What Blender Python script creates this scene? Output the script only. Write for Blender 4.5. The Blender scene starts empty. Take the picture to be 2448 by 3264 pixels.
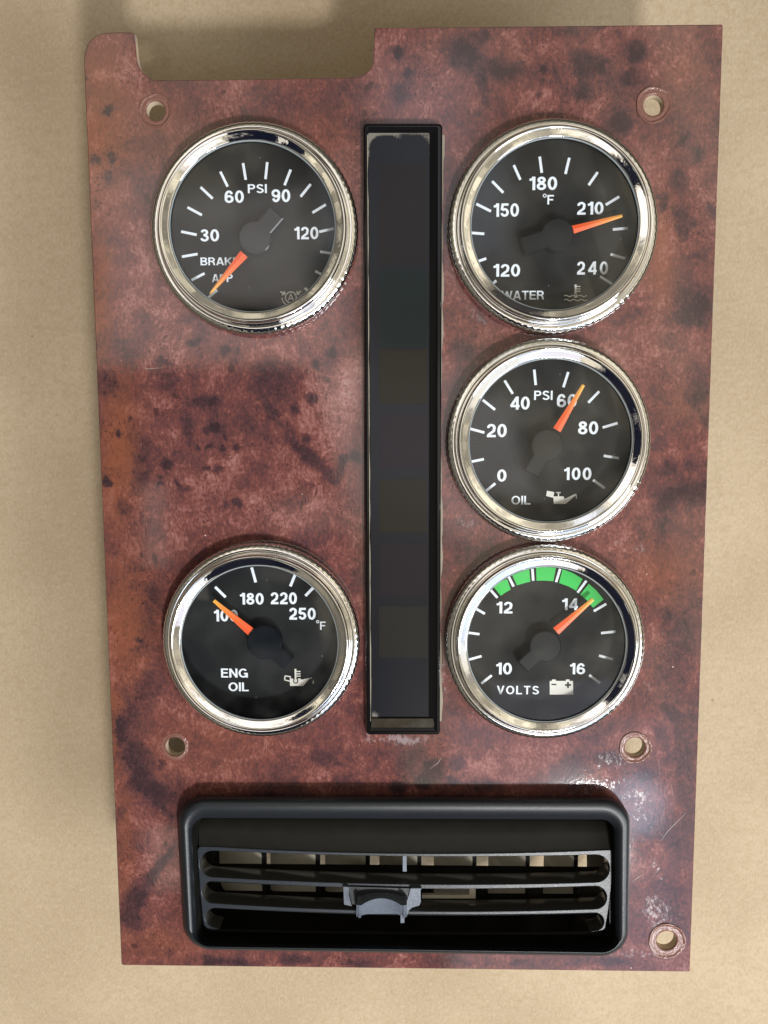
import bpy, math, random
import numpy as np
from mathutils import Matrix, Vector
from mathutils.geometry import delaunay_2d_cdt

random.seed(7)
sc = bpy.context.scene
col = sc.collection

# ------------------------------------------------------------------ camera
# panel frame: x right, y up the panel, z out of the panel (metres); panel face is z = 0
RCAM = np.array([[9.99833196e-01, -1.03099070e-03, -1.82350284e-02],
                 [-7.31506119e-04, 9.95343905e-01, -9.63845173e-02],
                 [1.82494959e-02, 9.63817791e-02, 9.95177124e-01]])
CPOS = np.array([0.09053938, 0.17199016, 0.23453914])
FPX, CX, CY = 2450.0, 1224.0, 1632.0
GAP = 0.050                                   # height of the panel face above the cardboard

cam_d = bpy.data.cameras.new('camera')
cam = bpy.data.objects.new('camera', cam_d)
col.objects.link(cam)
M = Matrix([list(RCAM[:, i]) for i in range(3)]).to_4x4()      # rows = R^T
cam.matrix_world = Matrix.Translation(Vector(CPOS)) @ M
cam_d.sensor_fit = 'VERTICAL'
cam_d.sensor_height = 36.0
cam_d.lens = 36.0 * FPX / 3264.0
cam_d.clip_start = 0.005
cam_d.clip_end = 20.0
sc.camera = cam

# ------------------------------------------------------------------ colour management
sc.view_settings.view_transform = 'Standard'
sc.view_settings.look = 'None'
sc.view_settings.exposure = 0.34
sc.view_settings.gamma = 1.0
sc.cycles.use_denoising = True
sc.cycles.max_bounces = 10
sc.cycles.transparent_max_bounces = 12
sc.cycles.sample_clamp_indirect = 4.0


# ------------------------------------------------------------------ node helpers
class NT:
    def __init__(self, nt):
        self.nt = nt
        nt.nodes.clear()

    def n(self, typ, props=None, **inp):
        nd = self.nt.nodes.new(typ)
        for k, v in (props or {}).items():
            setattr(nd, k, v)
        for k, v in inp.items():
            key = int(k[1:]) if k[0] == '_' and k[1:].isdigit() else k.replace('_', ' ')
            self.put(nd.inputs[key], v)
        return nd

    def put(self, sock, v):
        if isinstance(v, bpy.types.NodeSocket):
            self.nt.links.new(v, sock)
        elif isinstance(v, bpy.types.Node):
            self.nt.links.new(v.outputs[0], sock)
        elif isinstance(v, (tuple, list)) and len(v) == 3 and sock.type == 'RGBA':
            sock.default_value = (*v, 1)
        else:
            sock.default_value = v

    def m(self, op, a, b=0.0, c=None, clamp=False):
        kw = dict(_0=a, _1=b)
        if c is not None:
            kw['_2'] = c
        nd = self.n('ShaderNodeMath', {'operation': op, 'use_clamp': clamp}, **kw)
        return nd.outputs[0]

    def ramp(self, f, a, b, smooth=True):
        nd = self.n('ShaderNodeMapRange', {'interpolation_type': 'SMOOTHSTEP' if smooth else 'LINEAR'},
                    Value=f, From_Min=a, From_Max=b)
        return nd.outputs[0]

    def mix(self, f, a, b):
        nd = self.nt.nodes.new('ShaderNodeMix')
        nd.data_type = 'RGBA'
        self.put(nd.inputs[0], f)
        self.put(nd.inputs[6], a)
        self.put(nd.inputs[7], b)
        return nd.outputs[2]

    def coords(self, sx, sy, sz, kind='Object', loc=(0, 0, 0)):
        tc = self.n('ShaderNodeTexCoord')
        mp = self.n('ShaderNodeMapping')
        self.nt.links.new(tc.outputs[kind], mp.inputs['Vector'])
        mp.inputs['Scale'].default_value = (sx, sy, sz)
        mp.inputs['Location'].default_value = loc
        return mp.outputs[0]

    def noise(self, vec, scale=1.0, detail=3.0, rough=0.5, dist=0.0):
        return self.n('ShaderNodeTexNoise', None, Vector=vec, Scale=scale, Detail=detail, Roughness=rough,
                      Distortion=dist).outputs[0]

    def bump(self, h, strength, dist=0.0001, normal=None):
        nd = self.n('ShaderNodeBump', None, Height=h, Strength=strength, Distance=dist)
        if normal is not None:
            self.put(nd.inputs['Normal'], normal)
        return nd.outputs[0]


def material(name):
    m = bpy.data.materials.new(name)
    m.use_nodes = True
    t = NT(m.node_tree)
    out = t.n('ShaderNodeOutputMaterial')
    return m, t, out


def principled(t, out, **inp):
    p = t.n('ShaderNodeBsdfPrincipled', None, **inp)
    t.nt.links.new(p.outputs[0], out.inputs[0])
    return p


# ------------------------------------------------------------------ world: the dim workshop round the bench
world = bpy.data.worlds.new('World')
sc.world = world
world.use_nodes = True
w = NT(world.node_tree)
wout = w.n('ShaderNodeOutputWorld')
bg = w.n('ShaderNodeBackground')
w.nt.links.new(bg.outputs[0], wout.inputs[0])
tc = w.n('ShaderNodeTexCoord')
sep = w.n('ShaderNodeSeparateXYZ', None, Vector=tc.outputs['Generated'])
zz = w.m('MAXIMUM', sep.outputs[2], 0.12)
U = w.m('DIVIDE', sep.outputs[0], zz)
V = w.m('DIVIDE', sep.outputs[1], zz)


def blob(u0, v0, ru, rv, soft=0.3):
    a = w.m('DIVIDE', w.m('SUBTRACT', U, u0), ru)
    b = w.m('DIVIDE', w.m('SUBTRACT', V, v0), rv)
    d = w.m('SQRT', w.m('ADD', w.m('MULTIPLY', a, a), w.m('MULTIPLY', b, b)))
    return w.ramp(d, 1.0 + soft, 1.0 - soft)


def box(u0, u1, v0, v1, soft=0.02, skew=0.0):
    uu = w.m('ADD', U, w.m('MULTIPLY', V, skew)) if skew else U
    a = w.m('SUBTRACT', w.m('ABSOLUTE', w.m('SUBTRACT', uu, (u0 + u1) / 2)), (u1 - u0) / 2)
    b = w.m('SUBTRACT', w.m('ABSOLUTE', w.m('SUBTRACT', V, (v0 + v1) / 2)), (v1 - v0) / 2)
    return w.ramp(w.m('MAXIMUM', a, b), soft, -soft)


c = w.mix(w.ramp(sep.outputs[2], 0.42, 0.62), (0.055, 0.050, 0.042), (1.80, 1.60, 1.20))
c = w.mix(w.m('MULTIPLY', w.ramp(w.noise(tc.outputs['Generated'], 3.2, 3.0), .47, .58), 0.72), c, (0.22, 0.19, 0.15))
# the far left of the room is unlit
c = w.mix(w.m('MULTIPLY', w.ramp(U, -0.46, -0.72), 0.84), c, (0.13, 0.115, 0.085))
c = w.mix(w.m('MULTIPLY', w.ramp(w.noise(tc.outputs['Generated'], 7.0, 2.0), .50, .56), 0.45), c, (0.30, 0.28, 0.25))
# brighter ceiling bays
for (a, s) in ((box(-0.36, -0.04, 0.10, 0.34, 0.03, 0.1), 0.7), (box(-0.09, 0.12, -0.12, 0.10, 0.03, 0.35), 0.8)):
    c = w.mix(w.m('MULTIPLY', a, s), c, (3.1, 2.85, 2.7))
# pale daylit wall beyond the lamp
c = w.mix(w.m('MULTIPLY', box(0.06, 0.362, -0.80, -0.37, 0.012, 0.02), 0.75), c, (2.2, 2.15, 2.45))
c = w.mix(w.m('MULTIPLY', blob(0.325, -0.495, 0.036, 0.042, 0.35), 0.9), c, (7.5, 9.2, 11.5))  # glow added for the bluish glare beside the vent
c = w.mix(w.m('MULTIPLY', w.ramp(V, 0.62, 1.0), 0.80), c, (0.10, 0.09, 0.07))  # darkened to deepen the shadow left of the panel
c = w.mix(w.m('MULTIPLY', box(-0.06, 0.20, 0.13, 0.60, 0.05), 0.45), c, (0.30, 0.27, 0.21))
c = w.mix(w.m('MULTIPLY', box(0.23, 0.60, 0.08, 0.55, 0.03, -0.2), 0.6), c, (2.6, 2.35, 1.8))
c = w.mix(w.m('MULTIPLY', box(-0.03, 0.09, 0.20, 0.46, 0.05), 0.7), c, (2.3, 2.4, 2.7))  # glow added for a reflection in the display lens
c = w.mix(w.m('MULTIPLY', box(0.02, 0.29, -0.62, -0.485, 0.02), 0.9), c, (8.5, 9.6, 11.5))  # glow added for the white flares on the chrome rims
# narrow light and dark slats, added to break up the chrome reflections
sl = w.m('MULTIPLY', w.m('GREATER_THAN', w.m('SINE', w.m('ADD', w.m('MULTIPLY', U, 58.0), w.m('MULTIPLY', V, 21.0))), 0.25), box(0.14, 0.75, 0.05, 0.75, 0.04))
c = w.mix(w.m('MULTIPLY', sl, 0.40), c, (0.35, 0.31, 0.24))
sl = w.m('MULTIPLY', w.m('GREATER_THAN', w.m('SINE', w.m('MULTIPLY', V, 47.0)), 0.45), box(-0.95, -0.45, -0.2, 0.9, 0.04))
c = w.mix(w.m('MULTIPLY', sl, 0.5), c, (0.06, 0.055, 0.05))
# person leaning over the bench with the camera, in dark clothes
edge_r = w.m('ADD', w.m('MULTIPLY', w.m('SUBTRACT', 0.09, V), 0.22), -0.11)
body = w.m('MULTIPLY', w.ramp(V, 0.10, 0.08), w.ramp(V, -1.7, -1.4))
body = w.m('MULTIPLY', body, w.ramp(w.m('SUBTRACT', U, edge_r), 0.015, -0.015))
body = w.m('MULTIPLY', body, w.ramp(U, -0.46, -0.42))
c = w.mix(w.m('MULTIPLY', body, 0.99), c, (0.010, 0.014, 0.036))
# gaps under the arm where the ceiling shows, and a glow added for the display lens
for (a, s) in ((box(-0.335, -0.305, -0.17, -0.06, 0.006), 0.9), (box(-0.40, -0.352, -0.62, -0.53, 0.006, 0.1), 1.0), (blob(-0.115, -0.10, 0.06, 0.025, 0.5), 0.55), (box(-0.02, 0.08, -0.40, -0.24, 0.03), 0.4)):
    c = w.mix(w.m('MULTIPLY', a, s), c, (1.7, 1.55, 1.35))
# dark doorway further up the room
c = w.mix(w.m('MULTIPLY', blob(0.50, 0.92, 0.24, 0.30, 0.2), 0.9), c, (0.012, 0.013, 0.03))
# cool daylight round the big lamp at the lower right
c = w.mix(w.m('MULTIPLY', blob(0.62, -0.85, 0.35, 0.5, 0.6), 0.8), c, (2.0, 2.5, 3.4))
w.put(bg.inputs['Color'], c)
bg.inputs['Strength'].default_value = 0.45

# ------------------------------------------------------------------ the shop light and the daylight from the open door, both lower right
_d = RCAM.T @ np.array([(1815 - CX) / FPX, -(2655 - CY) / FPX, -1.0])          # lamp set so that its mirror image falls inside the vent
_q = CPOS - _d * (CPOS[2] / _d[2])
LAMP = tuple(CPOS[:2] + (_q - CPOS)[:2] * (0.78 + CPOS[2]) / CPOS[2]) + (0.78,)


def area_light(name, loc, aim, sx, sy, watts, colour):
    ld = bpy.data.lights.new(name, 'AREA')
    ld.shape = 'RECTANGLE'
    ld.size, ld.size_y = sx, sy
    ld.energy = watts
    ld.color = colour
    o = bpy.data.objects.new(name, ld)
    col.objects.link(o)
    o.location = loc
    o.rotation_euler = (Vector(aim) - Vector(loc)).to_track_quat('-Z', 'Y').to_euler()


area_light('shop_light', LAMP, (0.09, 0.14, 0), 0.110, 0.085, 5.6, (1.0, 0.985, 0.96))
area_light('door_light', (1.04, -0.50, 0.80), (0.09, 0.14, 0), 0.50, 0.60, 10.4, (0.90, 0.955, 1.0))


# ------------------------------------------------------------------ geometry helpers
def P(u, v, z=0.0):
    """measured point of the photograph at height z above the panel face"""
    d = RCAM.T @ np.array([(u - CX) / FPX, -(v - CY) / FPX, -1.0])
    s = (z - CPOS[2]) / d[2]
    return CPOS + s * d


def PP(pts, z=0.0):
    return [tuple(P(u, v, z)[:2]) for u, v in pts]


WORLD_LOC = {}


def place(o, parent, loc):
    """objects are only ever translated: keep the world position and give the local one"""
    loc = np.array(loc, float)
    WORLD_LOC[o.name] = loc
    if parent is not None:
        o.parent = parent
        loc = loc - WORLD_LOC[parent.name]
    o.location = loc


def make(name, verts, faces, mat, parent=None, smooth=False, label=None, origin=None, sharp=None):
    verts = np.array(verts, float)
    if origin is None:
        origin = (verts.min(0) + verts.max(0)) / 2
    origin = np.array(origin, float)
    me = bpy.data.meshes.new(name)
    me.from_pydata([tuple(v) for v in verts - origin], [], [tuple(f) for f in faces])
    me.update()
    if mat:
        me.materials.append(mat)
    if smooth:
        me.polygons.foreach_set('use_smooth', [True] * len(me.polygons))
        if sharp:
            me.set_sharp_from_angle(angle=math.radians(sharp))
    o = bpy.data.objects.new(name, me)
    col.objects.link(o)
    place(o, parent, origin)
    if label:
        o['label'] = label
    return o


def lathe(profile, n=192, mod=None, cx=0, cy=0):
    verts, faces = [], []
    for r, z in profile:
        for i in range(n):
            a = 2 * math.pi * i / n
            rr = r + (mod(r, z, a) if mod else 0)
            verts.append((cx + rr * math.cos(a), cy + rr * math.sin(a), z))
    for k in range(len(profile) - 1):
        for i in range(n):
            j = (i + 1) % n
            faces.append((k * n + i, k * n + j, (k + 1) * n + j, (k + 1) * n + i))
    return verts, faces


def disc(r, z, n=96, cx=0, cy=0, dome=0.0, rings=6):
    verts, faces = [(cx, cy, z + dome)], []
    for k in range(1, rings + 1):
        rr = r * k / rings
        for i in range(n):
            a = 2 * math.pi * i / n
            verts.append((cx + rr * math.cos(a), cy + rr * math.sin(a), z + dome * (1 - (k / rings) ** 2)))
    for i in range(n):
        faces.append((0, 1 + i, 1 + (i + 1) % n))
    for k in range(rings - 1):
        for i in range(n):
            j = (i + 1) % n
            a, b = 1 + k * n, 1 + (k + 1) * n
            faces.append((a + i, b + i, b + j, a + j))
    return verts, faces


def box_mesh(x0, x1, y0, y1, z0, z1):
    v = [(x0, y0, z0), (x1, y0, z0), (x1, y1, z0), (x0, y1, z0), (x0, y0, z1), (x1, y0, z1), (x1, y1, z1), (x0, y1, z1)]
    f = [(0, 3, 2, 1), (4, 5, 6, 7), (0, 1, 5, 4), (1, 2, 6, 5), (2, 3, 7, 6), (3, 0, 4, 7)]
    return v, f


def prism(pts, z0, z1):
    """closed prism on a simple polygon (counter-clockwise), z0 < z1"""
    n = len(pts)
    v = [(x, y, z0) for x, y in pts] + [(x, y, z1) for x, y in pts]
    f = [tuple(range(n - 1, -1, -1)), tuple(range(n, 2 * n))]
    for i in range(n):
        j = (i + 1) % n
        f.append((i, j, n + j, n + i))
    return v, f


def area2(p):
    return sum(p[i][0] * p[(i + 1) % len(p)][1] - p[(i + 1) % len(p)][0] * p[i][1] for i in range(len(p)))


def ccw(p):
    return list(p) if area2(p) > 0 else list(reversed(p))


def offset_loop(p, d):
    """move a counter-clockwise loop inwards by d (outwards when negative)"""
    n = len(p)
    out = []
    for i in range(n):
        a, b, c_ = np.array(p[i - 1]), np.array(p[i]), np.array(p[(i + 1) % n])
        e1, e2 = b - a, c_ - b
        e1 = e1 / (np.linalg.norm(e1) + 1e-12)
        e2 = e2 / (np.linalg.norm(e2) + 1e-12)
        n1, n2 = np.array([-e1[1], e1[0]]), np.array([-e2[1], e2[0]])
        m = n1 + n2
        m = m / (np.linalg.norm(m) + 1e-12)
        k = d / max(0.4, float(m @ n1))
        out.append(tuple(b + m * k))
    return out


def inside(pts, poly):
    x, y = pts[:, 0], pts[:, 1]
    res = np.zeros(len(pts), bool)
    n = len(poly)
    for i in range(n):
        x1, y1 = poly[i]
        x2, y2 = poly[(i + 1) % n]
        cnd = ((y1 > y) != (y2 > y))
        with np.errstate(divide='ignore', invalid='ignore'):
            xi = (x2 - x1) * (y - y1) / (y2 - y1 + 1e-30) + x1
        res ^= cnd & (x < xi)
    return res


def resample(p, step):
    out = []
    n = len(p)
    for i in range(n):
        a, b = np.array(p[i]), np.array(p[(i + 1) % n])
        k = max(1, int(np.linalg.norm(b - a) / step))
        for j in range(k):
            out.append(tuple(a + (b - a) * j / k))
    return out


def fill(outer, holes, step=None):
    """triangles covering outer minus holes, with optional interior grid; returns 2D verts, faces"""
    pts, edges = [], []
    for lp in [outer] + holes:
        s = len(pts)
        pts += lp
        edges += [(s + i, s + (i + 1) % len(lp)) for i in range(len(lp))]
    if step:
        o = np.array(outer)
        gx = np.arange(o[:, 0].min(), o[:, 0].max(), step)
        gy = np.arange(o[:, 1].min(), o[:, 1].max(), step)
        g = np.array([(x + (k % 2) * step / 2, y) for k, y in enumerate(gy) for x in gx])
        ok = inside(g, outer)
        for h in holes:
            ok &= ~inside(g, h)
        pts += [tuple(q) for q in g[ok]]
    vs, es, fs, *_ = delaunay_2d_cdt([Vector(q) for q in pts], edges, [], 0, 1e-7)
    V2 = np.array([tuple(v) for v in vs])
    F = np.array([tuple(f) for f in fs if len(f) == 3])
    cen = V2[F].mean(1)
    ok = inside(cen, outer)
    for h in holes:
        ok &= ~inside(cen, h)
    return V2, F[ok]


def plate(outer, holes, z_top, z_bot, bevel=0.0003, step=None):
    outer = ccw(outer)
    holes = [ccw(h) for h in holes]
    itop = offset_loop(outer, bevel)
    htop = [offset_loop(h, -bevel) for h in holes]
    V2, F = fill(itop, htop, step)
    verts = [(x, y, z_top) for x, y in V2]
    faces = []
    for f in F:
        a, b, c_ = V2[f[0]], V2[f[1]], V2[f[2]]
        cr = (b[0] - a[0]) * (c_[1] - a[1]) - (b[1] - a[1]) * (c_[0] - a[0])
        faces.append(tuple(int(q) for q in (f if cr > 0 else f[::-1])))
    for lp, top, flip in [(outer, itop, False)] + [(h, t_, True) for h, t_ in zip(holes, htop)]:
        n = len(lp)
        s = len(verts)
        mid = [((a[0] * .3 + b[0] * .7), (a[1] * .3 + b[1] * .7)) for a, b in zip(top, lp)]
        verts += [(x, y, z_top) for x, y in top]
        verts += [(x, y, z_top - bevel * .35) for x, y in mid]
        verts += [(x, y, z_top - bevel) for x, y in lp]
        verts += [(x, y, z_bot) for x, y in lp]
        for k in range(3):
            for i in range(n):
                j = (i + 1) % n
                q = (s + (k + 1) * n + i, s + (k + 1) * n + j, s + k * n + j, s + k * n + i)
                faces.append(q[::-1] if flip else q)
    return verts, faces


def circle(cx, cy, r, n=40):
    return [(cx + r * math.cos(2 * math.pi * i / n), cy + r * math.sin(2 * math.pi * i / n)) for i in range(n)]


def rounded(corners, rad, k=8):
    """round the corners of a convex or concave polygon"""
    out = []
    n = len(corners)
    for i in range(n):
        a, b, c_ = (np.array(corners[(i + d) % n], float) for d in (-1, 0, 1))
        r = rad[i] if isinstance(rad, (list, tuple)) else rad
        if r <= 0:
            out.append(tuple(b))
            continue
        u, v = (a - b) / np.linalg.norm(a - b), (c_ - b) / np.linalg.norm(c_ - b)
        half = math.acos(max(-1, min(1, float(u @ v)))) / 2
        d = r / math.tan(half)
        p0, p1 = b + u * d, b + v * d
        cen = b + (u + v) / np.linalg.norm(u + v) * (r / math.sin(half))
        a0 = math.atan2(*(p0 - cen)[::-1])
        a1 = math.atan2(*(p1 - cen)[::-1])
        da = (a1 - a0 + math.pi) % (2 * math.pi) - math.pi
        for j in range(k + 1):
            t_ = a0 + da * j / k
            out.append((cen[0] + r * math.cos(t_), cen[1] + r * math.sin(t_)))
    return out


def loops(name, rings, mat, parent, smooth=True, label=None, sharp=40, close=False):
    """skin consecutive closed rings of equal length"""
    n = len(rings[0])
    verts = [v for r in rings for v in r]
    faces = []
    for k in range(len(rings) - 1):
        for i in range(n):
            j = (i + 1) % n
            faces.append((k * n + i, k * n + j, (k + 1) * n + j, (k + 1) * n + i))
    return make(name, verts, faces, mat, parent, smooth, label, sharp=sharp)


# ------------------------------------------------------------------ materials
def mat_cardboard():
    m, t, out = material('kraft_cardboard')
    v = t.coords(1000, 1000, 1000)
    big = t.ramp(t.noise(v, 0.014, 4), .3, .7)
    mid = t.noise(v, 0.30, 5, 0.7)
    fib = t.noise(t.coords(1000, 620, 1000), 1.15, 3, 0.75)
    c1 = t.mix(big, (0.410, 0.316, 0.210), (0.50, 0.394, 0.270))
    c1 = t.mix(t.m('MULTIPLY', t.ramp(mid, .42, .66), .40), c1, (0.38, 0.285, 0.165))
    c1 = t.mix(t.m('MULTIPLY', t.ramp(fib, .50, .68), .28), c1, (0.64, 0.51, 0.345))
    c1 = t.mix(t.m('MULTIPLY', t.ramp(fib, .50, .32), .28), c1, (0.29, 0.215, 0.13))
    vo = t.n('ShaderNodeTexVoronoi', None, Vector=v, Scale=0.075)
    r_ = t.n('ShaderNodeSeparateColor', None, Color=vo.outputs['Color'])
    dot = t.ramp(vo.outputs['Distance'], t.m('MULTIPLY', t.m('POWER', r_.outputs[0], 3.0), 0.07), 0.0)
    c1 = t.mix(t.m('MULTIPLY', dot, .6), c1, (0.13, 0.085, 0.045))
    vo2 = t.n('ShaderNodeTexVoronoi', None, Vector=v, Scale=0.32)
    r2 = t.n('ShaderNodeSeparateColor', None, Color=vo2.outputs['Color'])
    dot2 = t.ramp(vo2.outputs['Distance'], t.m('MULTIPLY', t.m('POWER', r2.outputs[0], 2.0), 0.11), 0.0)
    c1 = t.mix(t.m('MULTIPLY', dot2, .35), c1, (0.22, 0.15, 0.085))
    h = t.m('ADD', t.m('MULTIPLY', fib, .5), t.m('MULTIPLY', t.noise(v, .55, 3), 1.0))
    b = t.bump(h, 0.5, 0.0003)
    principled(t, out, Base_Color=c1, Roughness=0.85, Normal=b, **{'Specular_IOR_Level': 0.25})
    return m


def mat_wood():
    m, t, out = material('burl_wood_print')
    at = t.n('ShaderNodeAttribute', {'attribute_name': 'figure'})
    sp = t.n('ShaderNodeSeparateColor', None, Color=at.outputs['Color'])
    D, O, Lt = sp.outputs[0], sp.outputs[1], sp.outputs[2]
    W = at.outputs['Alpha']
    v = t.coords(1000, 1000, 1000)
    wv = t.n('ShaderNodeVectorMath', {'operation': 'ADD'})
    nz = t.n('ShaderNodeTexNoise', None, Vector=v, Scale=0.09, Detail=3.0)
    sc1 = t.n('ShaderNodeVectorMath', {'operation': 'SCALE'})
    t.put(sc1.inputs[0], nz.outputs['Color'])
    sc1.inputs['Scale'].default_value = 9.0
    t.put(wv.inputs[0], v)
    t.put(wv.inputs[1], sc1.outputs[0])
    mot = t.noise(wv.outputs[0], 0.10, 5, 0.62)
    mot2 = t.noise(wv.outputs[0], 0.35, 4, 0.6)
    stretched = t.n('ShaderNodeMapping', None, Vector=wv.outputs[0])
    stretched.inputs['Scale'].default_value = (1.0, 0.30, 1.0)
    grain = t.noise(stretched.outputs[0], 1.5, 3, 0.65)
    speck = t.noise(v, 0.9, 3, 0.7)
    Dn = t.m('ADD', D, t.m('ADD', t.m('MULTIPLY', t.m('SUBTRACT', mot2, .5), .9), t.m('MULTIPLY', t.m('SUBTRACT', speck, .5), .35)))
    Dp = t.m('ADD', t.m('MULTIPLY', t.ramp(Dn, .18, .62), t.m('MULTIPLY', D, .42)), t.m('MULTIPLY', D, .34))
    tone = t.m('ADD', Dp, t.m('MULTIPLY', t.m('SUBTRACT', mot, .5), 1.6))
    tone = t.m('ADD', tone, t.m('MULTIPLY', t.m('SUBTRACT', mot2, .5), .35))
    tone = t.m('ADD', tone, t.m('MULTIPLY', t.m('SUBTRACT', grain, .5), .95))
    tone = t.m('ADD', tone, t.m('MULTIPLY', t.m('SUBTRACT', speck, .5), .80))
    sw = t.n('ShaderNodeMapping', None, Vector=wv.outputs[0])
    sw.inputs['Scale'].default_value = (1.0, 0.42, 1.0)
    swirl = t.n('ShaderNodeTexNoise', None, Vector=sw.outputs[0], Scale=0.42, Detail=4.0, Roughness=.6, Distortion=2.6).outputs[0]
    tone = t.m('ADD', tone, t.m('MULTIPLY', t.m('SUBTRACT', swirl, .5), .55))
    tone = t.m('SUBTRACT', tone, t.m('MULTIPLY', Lt, .35))  # paler where lacquer reflections are painted into the wood
    cr = t.n('ShaderNodeValToRGB', None, Fac=t.m('ADD', t.m('MULTIPLY', tone, .72), .505, clamp=True))
    e = cr.color_ramp.elements
    e[0].position, e[0].color = 0.0, (0.355, 0.200, 0.188, 1)
    e[1].position, e[1].color = 1.0, (0.042, 0.024, 0.027, 1)
    for pos, cc in ((.22, (0.280, 0.120, 0.104)), (.42, (0.168, 0.060, 0.051)), (.62, (0.104, 0.044, 0.044)), (.80, (0.070, 0.034, 0.037))):
        el = e.new(pos)
        el.color = (*cc, 1)
    cc = cr.outputs[0]
    om = t.m('MULTIPLY', O, t.ramp(tone, 0.9, 0.0))
    cc = t.mix(t.m('MULTIPLY', om, .62), cc, (0.27, 0.088, 0.032))
    # fine dark pores drawn out along the grain
    vp = t.n('ShaderNodeTexVoronoi', None, Vector=stretched.outputs[0], Scale=1.25)
    rp = t.n('ShaderNodeSeparateColor', None, Color=vp.outputs['Color'])
    pore = t.m('MULTIPLY', t.ramp(vp.outputs['Distance'], .42, .20), t.m('GREATER_THAN', rp.outputs[0], .55))
    pore = t.m('MULTIPLY', pore, t.ramp(t.noise(v, .12, 2), .35, .65))
    cc = t.mix(t.m('MULTIPLY', pore, .65), cc, (0.085, 0.030, 0.028))
    # pin knots in clusters
    vo = t.n('ShaderNodeTexVoronoi', None, Vector=wv.outputs[0], Scale=0.85)
    clus = t.ramp(t.noise(v, 0.06, 2), .49, .62)
    dots = t.m('MULTIPLY', t.ramp(vo.outputs['Distance'], .30, .14), clus)
    cc = t.mix(t.m('MULTIPLY', dots, .8), cc, (0.045, 0.018, 0.017))
    vo1 = t.n('ShaderNodeTexVoronoi', None, Vector=wv.outputs[0], Scale=0.17)
    rr = t.n('ShaderNodeSeparateColor', None, Color=vo1.outputs['Color'])
    knots = t.m('MULTIPLY', t.ramp(vo1.outputs['Distance'], .24, .15), t.m('GREATER_THAN', rr.outputs[0], .90))
    cc = t.mix(t.m('MULTIPLY', knots, .75), cc, (0.055, 0.026, 0.024))
    # lilac scuffing and scale
    wn = t.noise(t.coords(1000, 600, 1000), 1.1, 6, 0.75)
    wear = t.m('MULTIPLY', t.ramp(t.m('ADD', wn, t.m('MULTIPLY', W, .55)), .78, .98), t.ramp(W, 0.0, .3))
    cc = t.mix(t.m('MULTIPLY', wear, .42), cc, (0.42, 0.35, 0.36))
    # dust
    vd = t.n('ShaderNodeTexVoronoi', None, Vector=t.coords(1000, 1000, 1000, loc=(3.3, 1.7, 0)), Scale=0.17)
    rd = t.n('ShaderNodeSeparateColor', None, Color=vd.outputs['Color'])
    dust = t.m('MULTIPLY', t.ramp(vd.outputs['Distance'], .045, .02), t.m('GREATER_THAN', rd.outputs[1], .72))
    vd2 = t.n('ShaderNodeTexVoronoi', None, Vector=t.coords(1100, 500, 1000, loc=(9.3, 5.7, 0)), Scale=0.55)
    rd2 = t.n('ShaderNodeSeparateColor', None, Color=vd2.outputs['Color'])
    dust2 = t.m('MULTIPLY', t.ramp(vd2.outputs['Distance'], .10, .04), t.m('GREATER_THAN', rd2.outputs[1], .90))
    cc = t.mix(dust, cc, (0.85, 0.74, 0.66))
    cc = t.mix(t.m('MULTIPLY', dust2, .35), cc, (0.62, 0.46, 0.40))
    bmp = t.bump(t.noise(stretched.outputs[0], 1.2, 2), 0.022, 0.0003)
    rgh = t.m('ADD', t.m('ADD', .025, t.m('MULTIPLY', wear, .12)), t.m('MULTIPLY', t.noise(v, .05, 2), .05))
    principled(t, out, Base_Color=cc, Roughness=rgh, Normal=bmp, **{'Specular_IOR_Level': 0.75})
    return m


def mat_simple(name, colr, rough=0.5, metallic=0.0, spec=0.5, bump=0.0, scale=1.0, var=0.0, coat=0.0, dust=0.0, dustc=(0.5, 0.48, 0.45)):
    m, t, out = material(name)
    v = t.coords(1000, 1000, 1000)
    n1 = t.noise(v, scale, 4, .6)
    cc = t.mix(t.m('MULTIPLY', n1, var), colr, tuple(min(1, q * 2.2 + .01) for q in colr)) if var else colr
    if dust:
        dn = t.m('MULTIPLY', t.ramp(t.noise(v, 2.2, 5, .8), .58, .8), dust)
        cc = t.mix(dn, cc, dustc)
    kw = dict(Base_Color=cc, Roughness=rough, Metallic=metallic)
    if var:
        kw['Roughness'] = t.m('ADD', rough, t.m('MULTIPLY', t.m('SUBTRACT', n1, .5), min(.3, var)))
    if bump:
        kw['Normal'] = t.bump(n1, bump, 0.0002)
    p = principled(t, out, **kw)
    p.inputs['Specular IOR Level'].default_value = spec
    p.inputs['Coat Weight'].default_value = coat
    return m


def mat_chrome():
    m, t, out = material('aged_chrome')
    v = t.coords(1000, 1000, 1000)
    pit = t.ramp(t.noise(v, 2.4, 5, .8), .60, .74)
    lowf = t.noise(v, .10, 3)
    amt = t.m('MULTIPLY', pit, t.ramp(lowf, .42, .66))
    cc = t.mix(t.m('MULTIPLY', amt, .45), (0.88, 0.87, 0.85), (0.42, 0.40, 0.37))
    rg = t.m('ADD', .028, t.m('MULTIPLY', amt, .28))
    b = t.bump(t.m('ADD', t.noise(v, .45, 2), t.m('MULTIPLY', amt, -.25)), 0.10, 0.0002)
    principled(t, out, Base_Color=cc, Metallic=1.0, Roughness=rg, Normal=b)
    return m


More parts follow.
